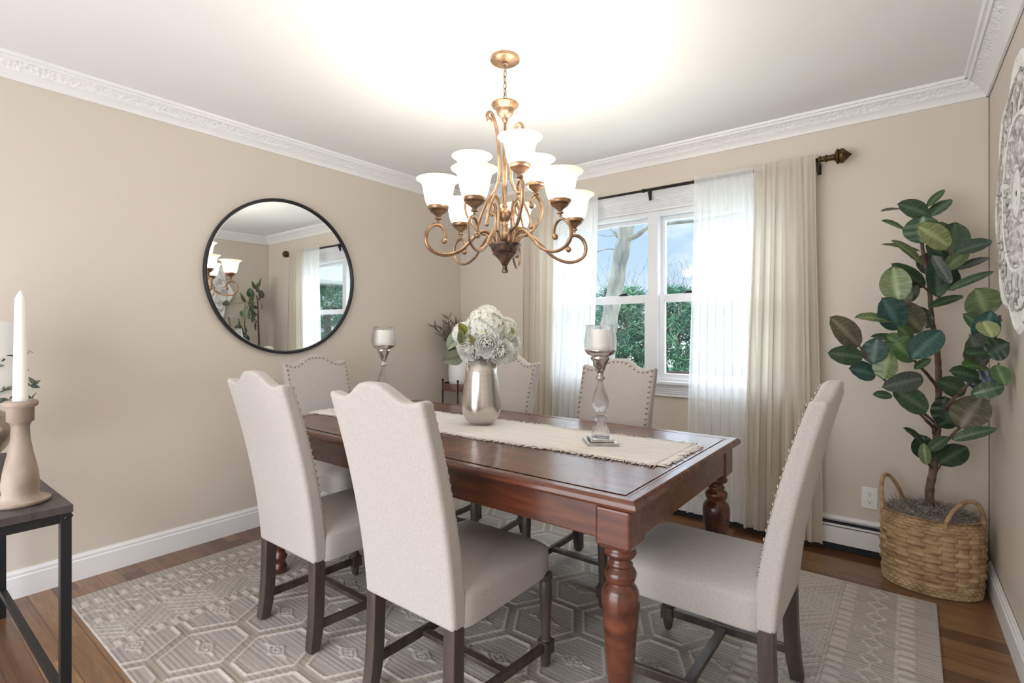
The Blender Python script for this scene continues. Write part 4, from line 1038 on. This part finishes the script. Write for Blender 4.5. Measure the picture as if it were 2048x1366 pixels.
    # pinnate veins
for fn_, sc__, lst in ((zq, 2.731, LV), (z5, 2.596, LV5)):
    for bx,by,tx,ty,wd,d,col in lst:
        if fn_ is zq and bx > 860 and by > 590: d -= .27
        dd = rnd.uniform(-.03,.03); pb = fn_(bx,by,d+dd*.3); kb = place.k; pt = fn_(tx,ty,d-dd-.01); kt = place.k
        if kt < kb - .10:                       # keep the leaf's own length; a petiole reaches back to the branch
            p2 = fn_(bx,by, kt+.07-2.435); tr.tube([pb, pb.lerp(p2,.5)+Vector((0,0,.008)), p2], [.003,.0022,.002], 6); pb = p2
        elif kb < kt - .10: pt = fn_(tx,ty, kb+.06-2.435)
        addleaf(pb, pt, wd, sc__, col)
tr.build('trunk', M['bark'], fc, smooth=True)
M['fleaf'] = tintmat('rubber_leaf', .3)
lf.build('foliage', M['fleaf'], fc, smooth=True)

# ---------------------------------------------------------------- console table with candlestick etc.
CZ = .692; cx0, cx1, cy0, cy1 = -3.05, -1.974, .03, .410
ct = thing('console_table', ((cx0+cx1)/2, (cy0+cy1)/2, 0), 'narrow console table with dark wood top and black metal frame by the left wall', 'console table')
b = MB(); b.box((cx0,cy0,CZ-.022),(cx1,cy1,CZ)); b.build('tabletop', M['console_top'], ct, bevel=.001)
s_ = .026
for x in (cx0+.003, cx1-s_-.003):
    for y in (cy0+.003, cy1-s_-.003):
        b = MB(); b.box((x,y,0),(x+s_,y+s_,CZ-.0225)); l_ = b.build('leg', M['black_metal'], ct, bevel=.001)
        b = MB(); b.sphere((x+s_/2, y+s_, CZ-.036), .006, 8, 5); b.sphere((x+s_ if x > -2.5 else x, y+s_/2, CZ-.036), .006, 8, 5); b.build('bolt', M['black_metal'], l_, smooth=True, org=ct.location).location=(0,0,0)
for y in (cy0+.004, cy1-.026):
    b = MB(); b.box((cx0+.03,y+.004,CZ-.05),(cx1-.03,y+.018,CZ-.0225)); b.build('rail', M['black_metal'], ct)
    b = MB(); b.box((cx0+.03,y+.001,.105),(cx1-.03,y+.021,.127)); b.build('lower_rail', M['black_metal'], ct)
for x in (cx0+.004, cx1-.026):
    b = MB(); b.box((x+.004,cy0+.03,CZ-.05),(x+.018,cy1-.03,CZ-.0225)); b.build('end_rail', M['black_metal'], ct)
p = at(38, 1008, 1030*(CAMH-CZ)/(1008-YH))
KX2, KY2 = p.x-.006, p.y+.004
cs = thing('candlestick', (KX2, KY2, CZ), 'turned whitewashed wooden candlestick with a tall taper on the console table', 'candlestick')
sc_ = F_PX/ (Vector((KX2,KY2)).dot(Vector((-math.sin(YAW), math.cos(YAW)))))
pr = [(0.001,1028),(43,1028),(47,1018),(46,1010),(38,1003),(30,997),(28,990),(29.5,975),(27,950),(20,915),(15,885),(14,860),(16,852),(21,848),(21,822),(26.5,818),(27.5,812),(25,808),(11,808),(10,814),(.001,815)]
# convert photo heights to metres above the console
pr2 = [(r/sc_, (1013-v)/sc_ if v < 1005 else (1028-v)/sc_*.45) for r, v in pr]
b = MB(); b.lathe([(r, CZ+max(0,z)) for r, z in pr2], (KX2,KY2,0), 48); b.build('body', M['candle_wood'], cs, angle=60)
ztop = CZ + (1013-812)/sc_
tp = thing('taper_candle', (KX2, KY2, ztop-.004), 'tall white taper candle standing in the wooden candlestick', 'candle')
b = MB(); b.lathe([(12.0/sc_, ztop-.004),(12.0/sc_, ztop+.02),(8.5/sc_, CZ+(1013-604)/sc_),(5/sc_, CZ+(1013-596)/sc_),(2/sc_, CZ+(1013-589)/sc_)], (KX2,KY2,0), 20); b.build('body', M['candle'], tp, angle=50)
b = MB(); b.tube([(KX2,KY2,CZ+(1013-590)/sc_),(KX2,KY2,CZ+(1013-587)/sc_)], .0008, 5); b.build('wick', M['candle'], tp)
# table lamp (mostly outside the frame) and eucalyptus
q = at(-52, 900, 2.15); LX, LY = q.x, .18
LX, LY = -2.80, .27
lp_ = thing('table_lamp', (LX, LY, CZ), 'table lamp with white drum shade and glass body at the left edge on the console', 'lamp')
def uR(x, y): d = x*-math.sin(YAW)+y*math.cos(YAW); return 1024+F_PX*(x*math.cos(YAW)+y*math.sin(YAW))/d, d
u_, d_ = uR(LX, LY)
M['lampshade'] = mat('white_linen_shade', (.92,.92,.92), .8, bump=(200,.1))
rs = .16
zt = CAMH+(YH-643)/F_PX*d_; zb_ = zt-.275
b = MB(); b.lathe([(rs,zb_),(rs*.97,zt),(rs*.96,zt),(rs*.985,zb_)], (LX,LY,0), 48, caps=False); b.build('lamp_shade', M['lampshade'], lp_, angle=40)
M['amber'] = mat('amber_glass', (.42,.30,.20), .15, .6, noise=(4,(.30,.20,.13),(.6,.5,.4)))
b = MB(); zz0=CZ; b.lathe([(.07,zz0),(.08,zz0+.006),(.07,zz0+.02),(.11,zz0+.07),(.134,zz0+.12),(.135,zz0+.15),(.11,zz0+.20),(.05,zz0+.235),(.018,zz0+.25),(.012,zb_+.03)], (LX,LY,0), 32); b.build('lamp_base', M['amber'], lp_, smooth=True)
eg = at(32, 1000, 2.0); EX, EY = -2.46, .16
M['euc'] = tintmat('grey_green_sprig', .6)
es = thing('greenery_vase', (EX-.08, EY-.02, CZ), 'small leafy greenery sprigs in a vase behind the taper candle', 'plant')
b = MB(); b.lathe([(.03,CZ),(.04,CZ+.01),(.045,CZ+.06),(.03,CZ+.12),(.02,CZ+.14),(.022,CZ+.15)], (EX-.08,EY-.02,0), 24); b.build('vase', M['ceramic'], es, smooth=True)
b = MB(); rnd = random.Random(3)
for (u,v) in ((50,700),(70,768),(62,800),(10,740),(20,700),(5,780),(45,745)):
    e0 = Vector((EX-.08,EY-.02,CZ+.14)); e1 = at(u, v, 2.02+rnd.uniform(-.05,.05)); mid = (e0+e1)/2+Vector((0,0,.05)); pts = crv([e0,mid,e1],6)
    n0=len(b.v); b.tube(pts, .0018, 5); b.c += [(.09,.10,.06)]*(len(b.v)-n0)
    for j in range(4, len(pts)):
        for q in range(3):
            dr = Vector((rnd.uniform(-1,1),rnd.uniform(-1,1),rnd.uniform(-.3,1))).normalized(); l_ = rnd.uniform(.022,.036)
            leaf_mesh(b, pts[j], pts[j]+dr*l_, toC+Vector((rnd.uniform(-.5,.5),rnd.uniform(-.5,.5),.4)), l_*.48, rnd.choice([(.10,.13,.09),(.06,.11,.08),(.13,.15,.11)]), nj=5)
b.build('foliage', M['euc'], es, smooth=True)

# ---------------------------------------------------------------- outside
GZ = -.55
b = MB(); b.box((-60,YD+.4,GZ-.2),(40,90,GZ)); M['ground'] = mat('winter_lawn', (.42,.42,.36), .95, noise=(.5,(.30,.30,.22),(.62,.62,.58))); struct(b.build('ground', M['ground']))
tree = thing('bare_tree', at(1228, 663, 8.6).xy.to_3d() + Vector((0,0,GZ)), 'pale leafless tree standing outside behind the left window sash', 'tree')
b = MB(); D0_ = 8.6
def tp_(u, v, d=0): return at(u, v, D0_+d)
base = tp_(1215,760); base.z = GZ
q = crv([base, tp_(1213,700), tp_(1218,650), tp_(1226,600), tp_(1237,540), tp_(1248,480), tp_(1258,430), tp_(1268,380), tp_(1285,300)], 8); n=len(q)
b.tube(q, [lerp(.15,.112,i/n)*(1+.07*math.sin(i*.9)) for i in range(n)], 14)
b.build('trunk', M['paletree'], tree, smooth=True)
b = MB()
def lb(pts, r0, r1): q = crv(pts, 6); n=len(q); b.tube(q, [lerp(r0,r1,i/(n-1)) for i in range(n)], 7)
lb([tp_(1252,480), tp_(1275,470,-.2), tp_(1300,452,-.4), tp_(1340,446,-.6), tp_(1400,440,-.8), tp_(1480,425,-.9)], .05, .02)
lb([tp_(1248,490), tp_(1225,460,.2), tp_(1205,440,.4), tp_(1180,420,.5)], .035, .015)
lb([tp_(1248,500), tp_(1215,498,.2), tp_(1190,505,.3), tp_(1150,510,.3)], .014, .007)
lb([tp_(1238,470), tp_(1210,472), tp_(1190,466)], .012, .005)
rnd = random.Random(2)
for k in range(60):
    u = rnd.uniform(1120,1420); d_ = rnd.uniform(6,9); p0 = tp_(u, 620, d_)
    tops = tp_(u+rnd.uniform(-45,45), rnd.uniform(505,580), d_); mid = (p0+tops)/2+Vector((rnd.uniform(-.15,.15),0,0)); lb([p0,mid,tops], .009, .003)
    for q_ in range(2):
        s = mid.lerp(tops, rnd.random()); e = s+Vector((rnd.uniform(-.35,.35),0,rnd.uniform(.1,.35))); b.tube([s,e],[.004,.002],4)
b.build('branches', M['paletree'], tree, smooth=True)
M['ever'] = tintmat('pine_needles', .7)
def evergreen(x, y, hgt, rad, seed, label):
    e = thing('evergreen_tree', (x, y, GZ), label, 'tree', 'evergreens outside the window')
    rnd = random.Random(seed); b = MB()
    for k in range(3): b.tube([(x+rnd.uniform(-.2,.2),y,GZ),(x+rnd.uniform(-.3,.3),y,GZ+hgt*.4),(x+rnd.uniform(-.3,.3),y,GZ+hgt*.8)], [.09,.07,.03], 7)
    b.build('trunk', M['bark'], e, smooth=True)
    b = MB()
    for k in range(300):
        z = GZ + hgt*(.22 + .78*rnd.random()); t = (z-GZ)/hgt; rr_ = rad*(1.05 - .55*max(0,t-.35)/.65)*math.sqrt(rnd.uniform(.15,1)); a = rnd.uniform(0,2*math.pi)
        c = Vector((x+rr_*math.cos(a), y+rr_*math.sin(a)*.7, z)); dd = Vector((math.cos(a),math.sin(a)*.7,.35)).normalized(); base_c = rnd.choice([(.05,.15,.10),(.08,.22,.13),(.13,.30,.17),(.035,.10,.075)])
        for m_ in range(34):
            d = (dd*.7 + Vector((rnd.uniform(-1,1),rnd.uniform(-1,1),rnd.uniform(-1,1)))).normalized(); l_ = rnd.uniform(.10,.22); s = d.cross(Vector((rnd.uniform(-1,1),rnd.uniform(-1,1),rnd.uniform(-1,1)))).normalized()*.013
            o_ = c+Vector((rnd.uniform(-.14,.14),rnd.uniform(-.14,.14),rnd.uniform(-.10,.10))); j = rnd.uniform(.7,1.3)
            b.add([o_-s, o_+s, o_+d*l_], [(0,1,2)], tuple(q*j for q in base_c))
    b.build('foliage', M['ever'], e)
for i,(u,dep,hgt,rad,lab) in enumerate([(1150,13.5,2.7,.95,'green pine seen behind the left sheer curtain'),(1245,12.5,2.75,.78,'green pine behind the bare tree in the left window sash'),(1345,12.2,2.75,.80,'green pine in the lower right window sash'),(1440,13.0,2.7,.85,'green pine seen behind the right sheer curtain'),(1560,13.5,2.8,1.0,'green pine behind the right tan curtain panel')]):
    p = at(u, 663, dep); evergreen(p.x, p.y, hgt, rad, 40+i, lab)
# dark garden fence
p0 = at(1100, 745, 10.2); p1 = at(1700, 745, 10.2)
fe = thing('garden_fence', ((p0.x+p1.x)/2, (p0.y+p1.y)/2, GZ), 'low dark brown fence outside at the foot of the pines', 'fence')
M['fence'] = mat('dark_stained_fence', (.05,.028,.03), .8, noise=(9,(.035,.02,.022),(.08,.05,.05)))
dirn = (p1-p0); dirn.z = 0; b = MB(); zt_ = p0.z
for hgt in (zt_-.03, zt_-.16, zt_-.29, zt_-.42, zt_-.55, zt_-.68): b.bar((p0.x,p0.y,hgt),(p1.x,p1.y,hgt), .03, .11)
b.build('boards', M['fence'], fe)
for k in range(6):
    q = p0 + dirn*(k/5); b = MB(); b.box((q.x-.05,q.y-.05+.06,GZ),(q.x+.05,q.y+.05+.06,zt_-.01)); b.build('post', M['fence'], fe)
# covered porch to the right of the window (seen in the mirror)
po = thing('porch_roof', (3.2, 5.6, GZ), 'grey covered porch outside visible in the round mirror', 'porch')
M['porch'] = mat('grey_porch_paint', (.36,.40,.44), .6, noise=(3,(.32,.36,.40),(.42,.46,.50)))
M['soffit'] = mat('pale_soffit', (.7,.72,.74), .6, bump=(20,.1))
b = MB(); b.box((1.6,YD+2.6,2.35),(5.4,7.6,2.5)); b.build('roof', M['soffit'], po)
b = MB(); b.box((1.6,YD+.6,2.10),(1.72,7.6,2.35)); b.build('fascia_beam', M['porch'], po)
for y in (4.7, 6.4, 7.5):
    b = MB(); b.box((1.6,y,GZ),(1.74,y+.14,2.10)); b.build('post', M['vinyl'], po)
def evergreen2(): 
    for i,(x,y,h_,r_,lab) in enumerate([(5.2,7.4,3.0,1.3,'pale green shrub outside reflected in the round mirror')]): evergreen(x,y,h_,r_,80+i,lab)
evergreen2()

for o in bpy.data.objects:
    for k in ('_w', '_o'):
        if k in o.keys(): del o[k]
